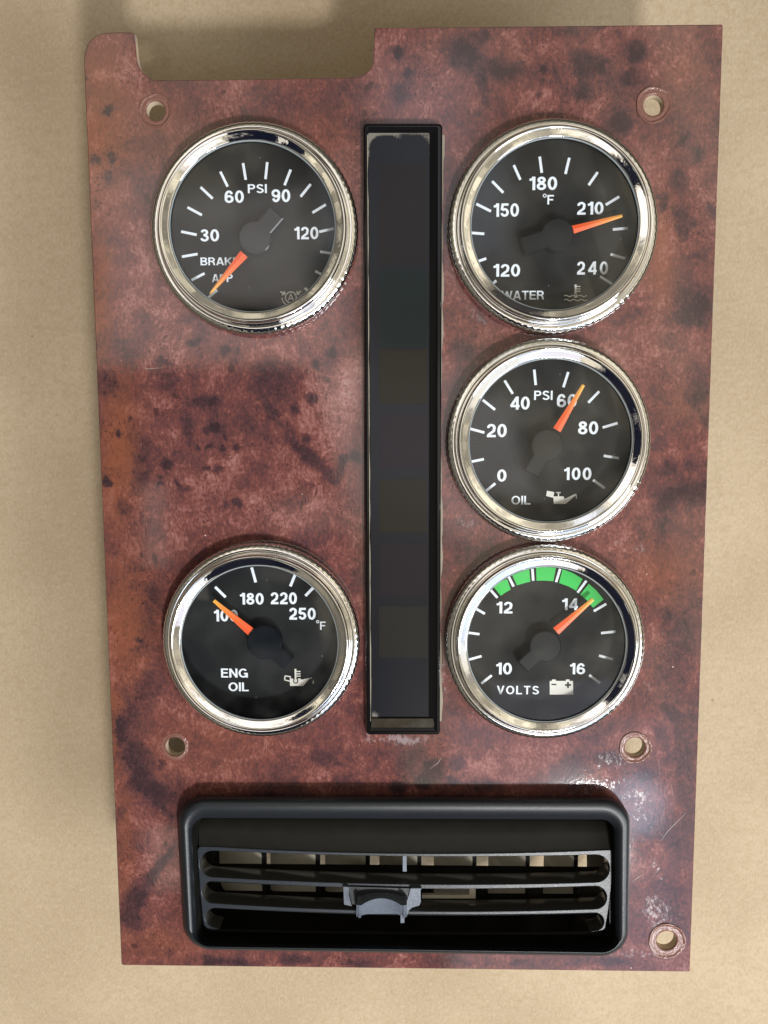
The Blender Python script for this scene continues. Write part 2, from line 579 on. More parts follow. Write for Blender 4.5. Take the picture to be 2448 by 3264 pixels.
def mat_glass():
    m, t, out = material('gauge_glass')
    v = t.coords(1000, 1000, 1000)
    tr = t.n('ShaderNodeBsdfTransparent', None, Color=(0.97, 0.975, 0.97))
    gl = t.n('ShaderNodeBsdfGlossy', None, Roughness=0.03)
    df = t.n('ShaderNodeBsdfDiffuse', None, Color=(0.75, 0.76, 0.74))
    ge = t.n('ShaderNodeNewGeometry')
    dt = t.n('ShaderNodeVectorMath', {'operation': 'DOT_PRODUCT'})
    t.put(dt.inputs[0], ge.outputs['Incoming'])
    t.put(dt.inputs[1], ge.outputs['Normal'])
    fr = t.m('ADD', .06, t.m('MULTIPLY', t.m('POWER', t.m('SUBTRACT', 1.0, t.m('ABSOLUTE', dt.outputs['Value']), clamp=True), 5.0), .9), clamp=True)
    m1 = t.n('ShaderNodeMixShader', None, _0=fr, _1=tr, _2=gl)
    dn = t.m('ADD', t.m('MULTIPLY', t.ramp(t.noise(v, 0.7, 6, .85), .56, .85), .010),
             t.m('MULTIPLY', t.ramp(t.noise(v, .08, 2), .3, .8), .022))
    vd = t.n('ShaderNodeTexVoronoi', None, Vector=v, Scale=0.30)
    rd = t.n('ShaderNodeSeparateColor', None, Color=vd.outputs['Color'])
    dd = t.m('MULTIPLY', t.ramp(vd.outputs['Distance'], .06, .02), t.m('GREATER_THAN', rd.outputs[1], .80))
    fac = t.m('ADD', dn, t.m('MULTIPLY', dd, .30), clamp=True)
    m2 = t.n('ShaderNodeMixShader', None, _0=fac, _1=m1, _2=df)
    t.nt.links.new(m2.outputs[0], out.inputs[0])
    return m


def mat_needle():
    m, t, out = material('fluorescent_orange')
    at = t.n('ShaderNodeAttribute', {'attribute_name': 'tip'})
    cc = t.mix(t.m('POWER', at.outputs['Fac'], 2.4), (0.95, 0.115, 0.028), (0.98, 0.50, 0.07))
    principled(t, out, Base_Color=cc, Roughness=.45)
    return m


def mat_lens():
    m, t, out = material('smoked_display_lens')
    v = t.coords(1000, 300, 1000)
    sc_ = t.ramp(t.noise(v, 1.5, 4, .7), .62, .85)
    cc = t.mix(t.m('MULTIPLY', sc_, .35), (0.0095, 0.0105, 0.0145), (0.06, 0.07, 0.08))
    vd = t.n('ShaderNodeTexVoronoi', None, Vector=t.coords(1000, 700, 1000), Scale=0.22)
    rd = t.n('ShaderNodeSeparateColor', None, Color=vd.outputs['Color'])
    dd = t.m('MULTIPLY', t.ramp(vd.outputs['Distance'], .05, .02), t.m('GREATER_THAN', rd.outputs[1], .6))
    cc = t.mix(dd, cc, (0.6, 0.6, 0.58))
    at = t.n('ShaderNodeAttribute', {'attribute_name': 'dirt'})
    nd = t.ramp(t.m('ADD', at.outputs['Fac'], t.m('MULTIPLY', t.m('SUBTRACT', t.noise(t.coords(1000, 600, 1000), 2.2, 5, .8), .5), 1.5)), .35, .95)
    cc = t.mix(t.m('MULTIPLY', nd, .45), cc, (0.42, 0.39, 0.32))
    principled(t, out, Base_Color=cc, Roughness=t.m('ADD', .16, t.m('MULTIPLY', nd, .5)), **{'Specular_IOR_Level': 0.28})
    return m


M_CARD = mat_cardboard()
M_WOOD = mat_wood()
M_CHROME = mat_chrome()
M_GLASS = mat_glass()
M_NEEDLE = mat_needle()
M_LENS = mat_lens()
M_DIAL = mat_simple('dial_black', (0.0095, 0.0102, 0.0110), .75, spec=.2)
M_SEAL = mat_simple('glass_edge_pale', (0.24, 0.27, 0.28), .3)
M_WHITE = mat_simple('dial_print_white', (0.84, 0.90, 0.98), .55)
M_DIM = mat_simple('dial_print_grey', (0.80, 0.79, 0.74), .6)
M_GREEN = mat_simple('dial_print_green', (0.005, 0.50, 0.055), .5, scale=2, var=.15)
M_HUB = mat_simple('needle_hub_black', (0.007, 0.009, 0.012), .18, spec=.38)
M_CAN = mat_simple('gauge_can_dark', (0.03, 0.03, 0.032), .5)
M_EDGE = mat_simple('laminate_edge_tan', (0.42, 0.34, 0.24), .6, scale=2, var=.3)
M_RING = mat_simple('scuffed_lacquer', (0.15, 0.068, 0.052), .08, scale=1.3, var=.5, bump=1.0, dust=.45, dustc=(.6, .5, .45))
M_GLOSS = mat_simple('gloss_black_plastic', (0.005, 0.005, 0.006), .10, spec=.35)
M_VENT = mat_simple('textured_black_plastic', (0.0085, 0.0105, 0.0135), .36, spec=.42, bump=.28, scale=3.5, var=.25, dust=.10)
M_LOUV = mat_simple('dusty_black_plastic', (0.013, 0.017, 0.023), .33, spec=.42, bump=.25, scale=3, var=.3, dust=.16)
M_DUCT = mat_simple('matt_black_plastic', (0.0035, 0.0035, 0.003), .7, spec=.1, scale=.4, var=.5, dust=.20, dustc=(.10, .07, .03))
M_VANE = mat_simple('dusty_grey_plastic', (0.40, 0.37, 0.30), .6, scale=.28, var=.35, dust=.4, dustc=(.52, .47, .38))  # dusty plastic; its coarse mottling imitates shadow stripes across the vanes
M_DIRT = mat_simple('dried_polish_residue', (0.27, 0.235, 0.18), .8, bump=.6, scale=2.5, var=.2)
M_KNOB = mat_simple('worn_grey_lever', (0.105, 0.120, 0.150), .26, spec=.6, scale=.9, var=.3, dust=.2)

# ------------------------------------------------------------------ the cardboard the panel lies on
cb, f = box_mesh(-0.9, 1.1, -0.9, 1.2, -GAP - 0.004, -GAP)
ground = make('cardboard_ground', cb, f, M_CARD, origin=(0.09, 0.15, -GAP))
ground['kind'] = 'structure'

# ------------------------------------------------------------------ the thing
root = bpy.data.objects.new('instrument_panel', None)
col.objects.link(root)
root.empty_display_size = 0.02
place(root, None, (0.09, 0.14, -GAP))
root['label'] = 'reddish burl wood dashboard panel with five chrome gauges, dark strip display and black air vent'
root['category'] = 'dashboard panel'

# ---- wood face
outline_px = [(267, 215), (266, 185), (269, 163), (277, 141), (290, 124), (307, 111), (330, 104), (355, 101.5), (414, 101), (424, 103), (429, 108),
              (432, 144), (434, 172), (439, 199), (446, 216), (456, 231), (472, 244), (486, 251), (503, 254),
              (662, 252), (843, 250), (993, 247), (1110, 245.5), (1132, 244), (1149, 240), (1164, 233), (1176, 223), (1184, 210), (1189, 193), (1193, 90), (1196, 87),
              (2302, 76), (2306, 80), (2200, 3096), (2197, 3099), (392, 3078), (386, 3074)]
outer = ccw(resample(PP(outline_px), 0.004))
HOLES = [(496, 353, 30, 52), (2083, 335, 32, 57), (559, 2380, 31, 43), (2024, 2382, 32, 52), (2125, 2998, 32, 60)]
hole_c = []
holes = []
for (u, v_, r, R) in HOLES:
    c0 = P(u, v_)
    s = np.linalg.norm(P(u + 1, v_) - c0)
    hole_c.append((c0[0], c0[1], r * s, R * s))
    holes.append(circle(c0[0], c0[1], r * s, 36))
vent_cut = PP([(600, 2600), (1975, 2600), (1965, 3010), (620, 3005)])
holes.append(resample(vent_cut, 0.004))

for gx_, gy_ in ((0.0484, 0.2325), (0.1354, 0.2327), (0.1354, 0.1709), (0.1354, 0.1096), (0.0484, 0.1097)):
    holes.append(circle(gx_, gy_, 0.0263, 60))

# figure of the burl and painted lacquer reflections, sampled on the sheet: (x, y, rx, ry, angle, amount) in 1659-px-wide photo units
DARK = [
    (235, 240, 13, 17, 0, 1), (205, 345, 12, 12, 0, 1), (240, 340, 12, 12, 0, 1), (235, 380, 14, 18, 0, .7), (345, 300, 30, 30, 0, .25),
    (424, 740, 20, 10, 0, .9), (486, 757, 12, 14, 0, .9), (512, 770, 6, 20, 0, .7), (355, 782, 14, 9, -30, .9), (716, 759, 10, 11, 0, 1), (685, 785, 10, 10, 0, 1),
    (676, 858, 15, 14, 20, 1), (640, 884, 12, 14, 0, .8), (590, 815, 60, 55, 0, .55), (575, 870, 45, 16, -55, .6),
    (610, 915, 60, 14, -47, .55), (665, 985, 66, 16, -42, .8), (715, 1030, 30, 18, -30, .8), (442, 868, 50, 16, 0, .6), (405, 925, 16, 50, 5, .55),
    (457, 928, 22, 12, 0, .9), (474, 1011, 13, 9, 20, 1.1), (359, 1004, 13, 11, 0, 1.1), (258, 939, 8, 9, 0, 1.1), (230, 1041, 9, 10, 0, 1.2),
    (280, 902, 8, 8, 0, .9), (305, 1010, 20, 80, -8, .6), (268, 1095, 15, 30, 10, .7), (335, 940, 30, 55, 0, .3), (508, 965, 9, 9, 0, 1), (478, 970, 8, 7, 0, 1), (448, 965, 5, 5, 0, 1),
    (430, 965, 6, 5, 0, 1), (485, 945, 6, 12, 20, .9), (455, 955, 5, 4, 0, .9), (442, 1012, 6, 6, 0, 1), (455, 1014, 6, 5, 0, 1), (348, 1031, 5, 6, 0, 1), (348, 1046, 5, 5, 0, 1),
    (383, 1048, 5, 12, 20, .9), (400, 1052, 8, 8, 0, .9), (510, 1088, 12, 9, 0, .9), (487, 1090, 8, 10, 0, .6), (664, 943, 13, 12, 0, .8), (743, 990, 10, 10, 20, 1), (769, 987, 10, 12, 0, 1), (735, 1010, 10, 16, 0, .8),
    (290, 1230, 30, 14, 0, .4), (325, 1300, 22, 60, -8, .6), (300, 1290, 25, 60, 10, .4), (360, 1330, 14, 50, 0, .4), (300, 1400, 26, 14, 30, .5), (320, 1490, 34, 40, 0, .6), (280, 1540, 26, 36, -20, .6), (300, 1380, 14, 8, 0, .8),
    (402, 1447, 7, 7, 0, .9), (388, 1456, 6, 6, 0, .9), (400, 1467, 6, 5, 0, .9), (378, 1483, 6, 5, 0, .9), (345, 1470, 30, 26, 0, .4), (262, 1580, 14, 45, 0, .7), (310, 1570, 22, 12, 0, .35),
    (300, 1640, 34, 55, 25, .8), (322, 1700, 48, 24, -25, .8), (350, 1650, 9, 12, 0, .8), (318, 1655, 7, 10, 0, .6), (262, 1760, 14, 20, 0, .6), (345, 1740, 40, 10, -35, .5),
    (345, 1870, 14, 55, -35, .9), (290, 1950, 26, 40, -30, .8), (285, 1990, 28, 24, 0, .8), (345, 2060, 40, 14, 0, .45), (461, 2074, 22, 12, 0, 1.0), (520, 2080, 60, 10, 0, .6), (640, 2072, 40, 14, 0, .7), (760, 2080, 40, 10, 0, .5),
    (1004, 118, 36, 40, 0, .8), (1037, 78, 26, 18, 0, .7), (1090, 148, 48, 20, -8, .85), (861, 112, 9, 20, -10, 1), (881, 157, 10, 11, 0, 1), (863, 206, 22, 32, 0, .7), (1042, 184, 14, 60, 0, .6),
    (1263, 140, 32, 34, 30, .7), (1174, 148, 10, 10, 0, 1), (1197, 155, 8, 12, 0, .8), (1166, 202, 8, 9, 0, 1), (1168, 177, 8, 8, 0, .8), (1298, 146, 12, 16, 0, 1), (1375, 112, 24, 26, 0, .9), (1356, 173, 26, 18, 0, .7),
    (1295, 57, 16, 10, 0, .8), (1257, 195, 16, 24, 0, .6), (1342, 268, 30, 24, 10, .85), (1340, 240, 30, 16, 0, .5), (1477, 300, 12, 18, -30, .7), (1508, 332, 14, 22, -30, .7), (1470, 390, 24, 30, 10, .7), (1428, 426, 12, 12, 0, .8),
    (1472, 465, 20, 22, 0, .5), (1538, 454, 10, 14, 0, .7), (1450, 240, 40, 90, 10, .25), (1350, 345, 50, 60, 0, .15), (805, 80, 20, 10, 0, .4), (1520, 120, 30, 40, 0, .3), (1090, 55, 60, 9, 0, .5), (1230, 70, 40, 10, 0, .5),
    (1432, 440, 9, 24, -10, .9), (1470, 462, 10, 8, 0, .8), (1475, 500, 18, 26, 10, .7), (1497, 480, 12, 12, 0, .7), (1500, 556, 28, 12, 0, .5), (1495, 650, 50, 45, 20, .65), (1480, 690, 60, 20, 0, .6), (1510, 850, 36, 38, 0, .7), (1525, 900, 22, 26, 0, .6),
    (1420, 960, 26, 20, 0, .6), (1440, 1000, 10, 10, 0, .7), (1465, 1010, 60, 16, 8, .5), (1505, 1060, 50, 30, 5, .7), (1440, 1085, 34, 30, 0, .75), (1425, 1130, 24, 30, 0, .6), (1500, 1180, 40, 50, 0, .2),
    (1470, 1345, 30, 60, 0, .45), (1440, 1330, 20, 24, 0, .6), (1500, 1300, 20, 30, 0, .4), (1460, 1440, 50, 90, 0, .45), (1450, 1540, 18, 30, 30, .8), (1480, 1560, 40, 80, 0, .5), (1430, 1590, 14, 60, 20, .6),
    (1000, 760, 40, 22, 0, .55), (1010, 1190, 40, 24, 0, .5), (1380, 1150, 20, 30, 0, .5), (990, 770, 20, 20, 0, .4),
    (600, 1670, 90, 50, 0, .35), (560, 1730, 40, 30, 0, .5), (460, 1720, 60, 20, 0, .3), (700, 1640, 50, 20, 0, .5), (760, 1690, 30, 24, 0, .4), (880, 1650, 40, 34, 0, .5), (860, 1700, 20, 18, 0, .8), (890, 1640, 36, 18, 0, .4),
    (935, 1660, 28, 22, 0, .9), (985, 1650, 22, 22, 0, .7), (915, 1690, 16, 16, 0, 1), (975, 1690, 10, 16, 0, .8), (1060, 1700, 60, 14, 0, .5), (1230, 1660, 50, 34, 20, .6), (1270, 1700, 50, 20, 0, .6), (1310, 1640, 40, 20, 0, .6), (1300, 1580, 50, 24, 30, .4), (1400, 1680, 20, 30, 0, .5),
    (1400, 1790, 16, 20, 0, .6), (1450, 1800, 26, 60, 0, .5), (1480, 1700, 26, 120, 0, .5), (1440, 1960, 30, 60, 0, .4), (1300, 2075, 60, 12, 0, .6), (1000, 2075, 60, 14, 0, .5), (1120, 2080, 20, 10, 0, .7), (640, 210, 60, 30, 0, .3), (760, 195, 30, 20, 0, .4),
    (560, 190, 20, 10, 0, .4), (210, 440, 14, 16, 0, .6), (250, 520, 24, 30, 0, .2), (270, 560, 30, 20, 0, .4), (300, 690, 30, 20, 20, .5), (275, 760, 28, 50, 0, .5), (235, 830, 30, 30, 0, .4), (420, 610, 6, 24, 0, .0), (345, 615, 8, 30, 10, .5)]
ORANGE = [(215, 300, 60, 170, 0, .8), (205, 180, 30, 90, 0, .6), (215, 640, 26, 180, -3, .75), (255, 980, 40, 160, -3, .9), (270, 1340, 60, 140, 0, .8), (245, 1580, 20, 200, -3, .7), (270, 1830, 20, 160, 0, .5), (1420, 520, 30, 90, 0, .6), (1430, 580, 30, 60, 0, .5),
          (1500, 880, 60, 40, 0, .3), (1430, 1240, 70, 60, 0, .45), (450, 1600, 160, 80, 0, .3), (1300, 1540, 30, 30, 0, .3), (1480, 150, 50, 90, 0, .25), (340, 2040, 120, 40, 0, .4), (700, 300, 60, 80, 0, .25), (330, 250, 60, 60, 0, .35)]
PALE_SHEEN = [(270, 140, 60, 50, 0, .4), (700, 900, 60, 90, 10, .9), (590, 1060, 120, 50, 25, .7), (640, 1120, 90, 30, 20, .6), (330, 600, 60, 100, 0, .5), (500, 1030, 100, 50, 0, .3), (760, 840, 30, 80, 0, .8), (290, 1120, 20, 60, 0, .3), (560, 330, 30, 30, 0, 0), (900, 240, 40, 40, 0, .3),  # pale burl, with lacquer reflections painted in as colour
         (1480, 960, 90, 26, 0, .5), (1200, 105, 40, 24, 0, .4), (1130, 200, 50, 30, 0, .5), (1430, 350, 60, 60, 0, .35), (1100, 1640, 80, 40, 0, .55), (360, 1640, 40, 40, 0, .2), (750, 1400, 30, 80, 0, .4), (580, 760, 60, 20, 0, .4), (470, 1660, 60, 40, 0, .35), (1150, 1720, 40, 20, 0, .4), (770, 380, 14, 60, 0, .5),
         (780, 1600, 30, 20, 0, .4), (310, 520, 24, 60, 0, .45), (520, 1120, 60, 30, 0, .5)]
WEAR = [(870, 1598, 90, 12, 0, 1.1), (800, 1590, 14, 22, 0, .9), (957, 480, 6, 160, 0, .5), (957, 800, 5, 500, 0, .6), (958, 1450, 7, 120, 0, .9), (500, 700, 90, 12, -22, .6), (370, 620, 20, 30, 30, .6), (600, 728, 60, 8, 5, .55), (775, 400, 9, 60, 10, .6),
        (430, 1525, 60, 10, -35, .9), (600, 1590, 90, 10, 0, .6), (740, 1470, 12, 60, 20, .6), (1030, 680, 60, 16, -45, .8), (1000, 650, 30, 40, 0, .5), (1010, 1130, 40, 24, -40, .8), (1090, 1152, 60, 10, 0, .5), (1050, 1180, 20, 20, 0, .5), (1340, 1170, 40, 10, 10, .8), (1380, 1180, 20, 18, 20, .8),
        (1300, 1140, 60, 8, 30, .5), (1020, 1570, 50, 12, -30, .4), (1330, 1640, 70, 34, 15, .75), (1290, 1700, 110, 22, 10, .75), (1380, 1720, 50, 20, 0, .9), (1385, 1745, 30, 60, 0, .8), (1400, 1900, 14, 130, 0, .45), (1420, 1970, 50, 60, 10, .85), (1370, 2060, 90, 14, 0, .8), (1450, 1990, 60, 60, 0, .6), (1420, 1880, 14, 40, 20, .8),
        (1480, 1800, 12, 300, -2, .45), (1520, 1200, 10, 260, -2, .35), (1370, 1500, 20, 60, 20, .5), (1400, 1480, 12, 30, 20, .7), (1410, 1300, 20, 50, 0, .4), (1365, 1370, 10, 80, 0, .3), (900, 1690, 60, 10, 0, .6), (975, 1640, 30, 10, 40, .5), (600, 1735, 90, 8, 0, .5), (900, 2068, 350, 8, 0, .5), (370, 1760, 20, 40, 0, .6), (390, 2000, 14, 60, -15, .5), (330, 1735, 14, 6, 0, .8),
        (800, 640, 8, 300, 0, .2), (295, 90, 5, 10, 0, .9), (808, 70, 6, 10, 0, .8), (1555, 70, 6, 14, 0, .7), (262, 2000, 4, 70, 0, .6), (1290, 1160, 60, 6, 0, .3), (1180, 730, 80, 8, 0, .35), (430, 1480, 10, 60, -20, .4)]


def field(x, y, blobs, power=2.2):
    out = np.zeros(len(x))
    for (cx, cy, rx, ry, ang, amt) in blobs:
        if not amt:
            continue
        a = math.radians(-ang)
        dx, dy = x - cx, y - cy
        p = (dx * math.cos(a) + dy * math.sin(a)) / rx
        q = (-dx * math.sin(a) + dy * math.cos(a)) / ry
        out = np.maximum(out, amt * np.exp(-((p * p + q * q) ** power) * .8))
    return out


def to_px(verts):
    q = (np.array(verts) - CPOS) @ RCAM.T
    return CX + FPX * q[:, 0] / -q[:, 2], CY - FPX * q[:, 1] / -q[:, 2]


wv_, wf_ = plate(outer, holes, 0.0, -0.0026, 0.0004, step=0.00095)
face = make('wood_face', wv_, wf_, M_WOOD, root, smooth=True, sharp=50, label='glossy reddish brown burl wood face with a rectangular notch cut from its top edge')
xx, yy = to_px(wv_)
xx, yy = xx / 1.4756, yy / 1.4756
# uneven outlines for the patches
jx = sum(a * np.sin(xx * f1 + yy * f2 + p_) for a, f1, f2, p_ in ((2, .11, .05, 0), (1.6, .23, -.17, 1), (1.2, .41, .37, 2), (2.5, .03, .09, 4)))
jy = sum(a * np.sin(xx * f1 + yy * f2 + p_) for a, f1, f2, p_ in ((2, .07, .10, 3), (1.6, -.19, .21, 5), (1.2, .39, -.33, 1), (2.5, .08, .02, 2)))
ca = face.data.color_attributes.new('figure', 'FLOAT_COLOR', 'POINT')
arr = np.stack([field(xx + jx, yy + jy, DARK, 1.8), field(xx + jx, yy + jy, ORANGE, 1.0), field(xx + jx, yy + jy, PALE_SHEEN, 1.0), field(xx + jx, yy + jy, WEAR, 1.0)], 1)
zv = np.array([q[2] for q in wv_])
chip = np.clip(.75 + .5 * np.sin(xx * .35 + yy * .21) * np.sin(yy * .13 + xx * .05), 0, 1)
arr[:, 3] = np.where((zv < -1e-5) & (zv > -.001), np.maximum(arr[:, 3], chip), arr[:, 3] * .78)
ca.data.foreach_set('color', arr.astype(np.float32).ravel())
face.data.materials.append(M_EDGE)
idx = np.zeros(len(face.data.polygons), int)
zmid = np.array([sum(wv_[i][2] for i in fc) / len(fc) for fc in wf_])
idx[zmid < -0.0008] = 1
face.data.polygons.foreach_set('material_index', idx)

# thin scratches in the lacquer
M_SCR = mat_simple('scratch_pale', (0.40, 0.33, 0.31), .5)
for pts in ([(2106, 2682), (2128, 2650), (2150, 2628), (2188, 2590)], [(2012, 2812), (2030, 2800), (2050, 2786)], [(1296, 2545), (1304, 2572)], [(1372, 2450), (1396, 2432), (1408, 2414)],
            [(2098, 2420), (2104, 2470)], [(700, 2440), (716, 2446)], [(455, 1170), (470, 1176), (520, 1172)], [(2140, 2500), (2146, 2540)]):
    q_a = [P(u, v_, .00004)[:2] for u, v_ in pts]
    vv, ff = [], []
    for i, q in enumerate(q_a):
        d_ = q_a[min(i + 1, len(q_a) - 1)] - q_a[max(i - 1, 0)]
        d_ = d_ / np.linalg.norm(d_)
        wd_ = .00007 if 0 < i < len(q_a) - 1 else .00002
        vv += [(q[0] - d_[1] * wd_, q[1] + d_[0] * wd_, .00004), (q[0] + d_[1] * wd_, q[1] - d_[0] * wd_, .00004)]
    ff = [(2 * i, 2 * i + 1, 2 * i + 3, 2 * i + 2) for i in range(len(q_a) - 1)]
    make('scratch', vv, ff, M_SCR, face)

# mounting holes: washer marks pressed into the lacquer
for k, (x, y, r, R) in enumerate(hole_c):
    rng = random.Random(k)
    prof = [(R, 0.00003), (R * .97, 0.0004), (R * .92, 0.00042), (R * .86, 0.00008), (R * .80, 0.00006), (R * .74, 0.00016), (r * 1.14, 0.00012), (r * 1.03, 0.00002), (r * 0.985, -0.0003), (r * 0.985, -0.0028)]
    if k in (2,):
        prof = prof[:1] + prof[4:]
    ph = rng.random() * 6
    vv, ff = lathe(prof, 72, lambda rr, z, a: (math.sin(3 * a + ph) * .00012 + math.sin(7 * a + 2 * ph) * .00006) if rr > r * 1.2 else 0, x, y)
    o = make('screw_hole_rim', vv, ff[::-1], M_RING, root, smooth=True, sharp=60)
    o.data.materials.append(M_EDGE)
    n_ = len(prof) - 1
    o.data.polygons.foreach_set('material_index', [1 if len(o.data.polygons) - i - 1 >= (n_ - 1) * 72 or i < 72 else 0 for i in range(len(o.data.polygons))])

# ------------------------------------------------------------------ lettering: strokes of a bold grotesque, merged into one clean shape
def ea(cx, cy, rx, ry, a0, a1, n=18):
    return [(cx + rx * math.cos(math.radians(a0 + (a1 - a0) * i / n)), cy + ry * math.sin(math.radians(a0 + (a1 - a0) * i / n))) for i in range(n + 1)]


def glyphs(t):
    h = t / 2
    six = [ea(.295, .5, .295 - h, .5 - h, 33, 190), ea(.295, .315, .295 - h, .315 - h, 0, 360, 28)]
    pb = [[(h, 0), (h, 1)], [(h, 1 - h), (.36, 1 - h)] + ea(.36, .715, .25 - h, .285 - h, 90, -90, 14) + [(h, .43 + h)]]
    return {
        '0': (.58, [ea(.29, .5, .29 - h, .5 - h, 0, 360, 36)]),
        '1': (.40, [[(.40 - h, 0), (.40 - h, 1)], [(.04, .765), (.15, .785), (.25, .86), (.30, .99)]]),
        '2': (.58, [ea(.29, .70, .275 - h, .30 - h, 172, -25) + [(.44, .47), (.14, .20), (.10, .06)], [(.02, h * .98), (.57, h * .98)]]),
        '3': (.58, [ea(.285, .735, .25 - h, .265 - h, 165, -90), [(.21, .52), (.30, .52)], ea(.285, .285, .285 - h, .285 - h, 85, -168)]),
        '4': (.60, [[(.47 - h * .2, 0), (.47 - h * .2, 1)], [(.44, .97), (.07, .30)], [(.02, .30 - h * .3), (.60, .30 - h * .3)]]),
        '5': (.58, [[(.10, 1 - h), (.54, 1 - h)], [(.155, .97), (.10, .50)], ea(.285, .325, .285 - h, .325 - h, 140, -165)]),
        '6': (.59, six),
        '8': (.58, [ea(.29, .745, .255 - h, .255 - h, 0, 360, 28), ea(.29, .285, .29 - h, .285 - h, 0, 360, 28)]),
        '9': (.59, [[(.59 - x, 1 - y) for x, y in p_] for p_ in six]),
        'P': (.61, pb),
        'S': (.62, [ea(.31, .735, .285 - h, .265 - h, 20, 250) + [(.36, .50 + h * .1)] + ea(.31, .275, .31 - h, .275 - h, 70, -162)]),
        'I': (.17, [[(.085, 0), (.085, 1)]]),
        'B': (.64, [[(h, 0), (h, 1)], [(h, 1 - h), (.36, 1 - h)] + ea(.36, .75, .24 - h, .25 - h, 90, -90, 12) + [(h, .5 + h * .0)], [(h, .5), (.38, .5)] + ea(.38, .275, .26 - h, .275 - h, 90, -90, 12) + [(h, h)]]),
        'R': (.66, pb + [[(.36, .46), (.50, .36), (.535, .14), (.56, 0)]]),
        'A': (.70, [[(h * .9, 0), (.35 - h * .3, 1)], [(.70 - h * .9, 0), (.35 + h * .3, 1)], [(.16, .28), (.54, .28)]]),
        'K': (.68, [[(h, 0), (h, 1)], [(h, .36), (.60, 1)], [(.27, .58), (.60, 0)]]),
        'E': (.58, [[(h, 0), (h, 1)], [(h, 1 - h), (.57, 1 - h)], [(h, .52), (.53, .52)], [(h, h), (.58, h)]]),
        'W': (.98, [[(h * .9, 1), (.26, 0)], [(.26, 0), (.49, .97)], [(.49, .97), (.72, 0)], [(.72, 0), (.98 - h * .9, 1)]]),
        'T': (.60, [[(.30, 0), (.30, 1)], [(0, 1 - h), (.60, 1 - h)]]),
        'F': (.56, [[(h, 0), (h, 1)], [(h, 1 - h), (.56, 1 - h)], [(h, .50), (.50, .50)]]),
        'O': (.76, [ea(.38, .5, .38 - h, .5 - h, 0, 360, 36)]),
        'L': (.54, [[(h, 0), (h, 1)], [(h, h), (.54, h)]]),
        'V': (.66, [[(h * .9, 1), (.33, 0)], [(.33, 0), (.66 - h * .9, 1)]]),
        'N': (.66, [[(h, 0), (h, 1)], [(.66 - h, 0), (.66 - h, 1)], [(h, .97), (.66 - h, .03)]]),
        'G': (.75, [ea(.38, .5, .38 - h, .5 - h, 42, 335), [(.43, .45), (.74, .45)], [(.75 - h, .49), (.75 - h, 0)]]),
    }


def text_mesh(body, bold=0.018, spacing=1.0):
    t = .175 + (bold - .018) * 2
    G = glyphs(t)
    polys_, x = [], 0.0
    for ch in body:
        wd, strokes = G[ch]
        for st in strokes:
            curved = len(st) > 8
            for i, (a, b) in enumerate(zip(st, st[1:])):
                a, b = np.array(a), np.array(b)
                L = np.linalg.norm(b - a)
                if L < 1e-6:
                    continue
                d = (b - a) / L
                nn = np.array([-d[1], d[0]]) * t / 2
                if ch in 'AVWK4N' and abs(d[0]) > .1 and abs(d[1]) > .1:
                    # diagonal ends cut level
                    hx = np.array([t / 2 / abs(d[1]), 0])
                    q = [a - hx, a + hx, b + hx, b - hx]
                else:
                    q = [a - nn, a + nn, b + nn, b - nn]
                polys_.append([(x + p_[0], p_[1]) for p_ in q])
                if i < len(st) - 2:
                    polys_.append([(x + b[0] + t / 2 * math.cos(k * math.pi / 6), b[1] + t / 2 * math.sin(k * math.pi / 6)) for k in range(12)])
        x += wd + .085 + (spacing - 1) * .55
    pts, edges = [], []
    for pl in polys_:
        s0 = len(pts)
        pts += pl
        edges += [(s0 + i, s0 + (i + 1) % len(pl)) for i in range(len(pl))]
    vs, es, fs, *_ = delaunay_2d_cdt([Vector(q) for q in pts], edges, [], 0, 1e-5)
    V2 = np.array([tuple(v) for v in vs])
    F = np.array([tuple(f) for f in fs if len(f) == 3])
    cen = V2[F].mean(1)
    ok = np.zeros(len(F), bool)
    for pl in polys_:
        ok |= inside(cen, pl)
    F = F[ok]
    used = np.unique(F)
    remap = {int(u): i for i, u in enumerate(used)}
    v = np.zeros((len(used), 3))
    v[:, :2] = V2[used]
    f = []
    for t3 in F:
        a, b, c_ = V2[t3[0]], V2[t3[1]], V2[t3[2]]
        cr = (b[0] - a[0]) * (c_[1] - a[1]) - (b[1] - a[1]) * (c_[0] - a[0])
        q = [remap[int(k)] for k in t3]
        f.append(tuple(q if cr > 0 else q[::-1]))
    v[:, :2] -= (v[:, :2].min(0) + v[:, :2].max(0)) / 2
    return v, f, v[:, 0].max() - v[:, 0].min(), v[:, 1].max() - v[:, 1].min()


ZD = -0.0010          # dial height
ZP = ZD + 0.00006    # print


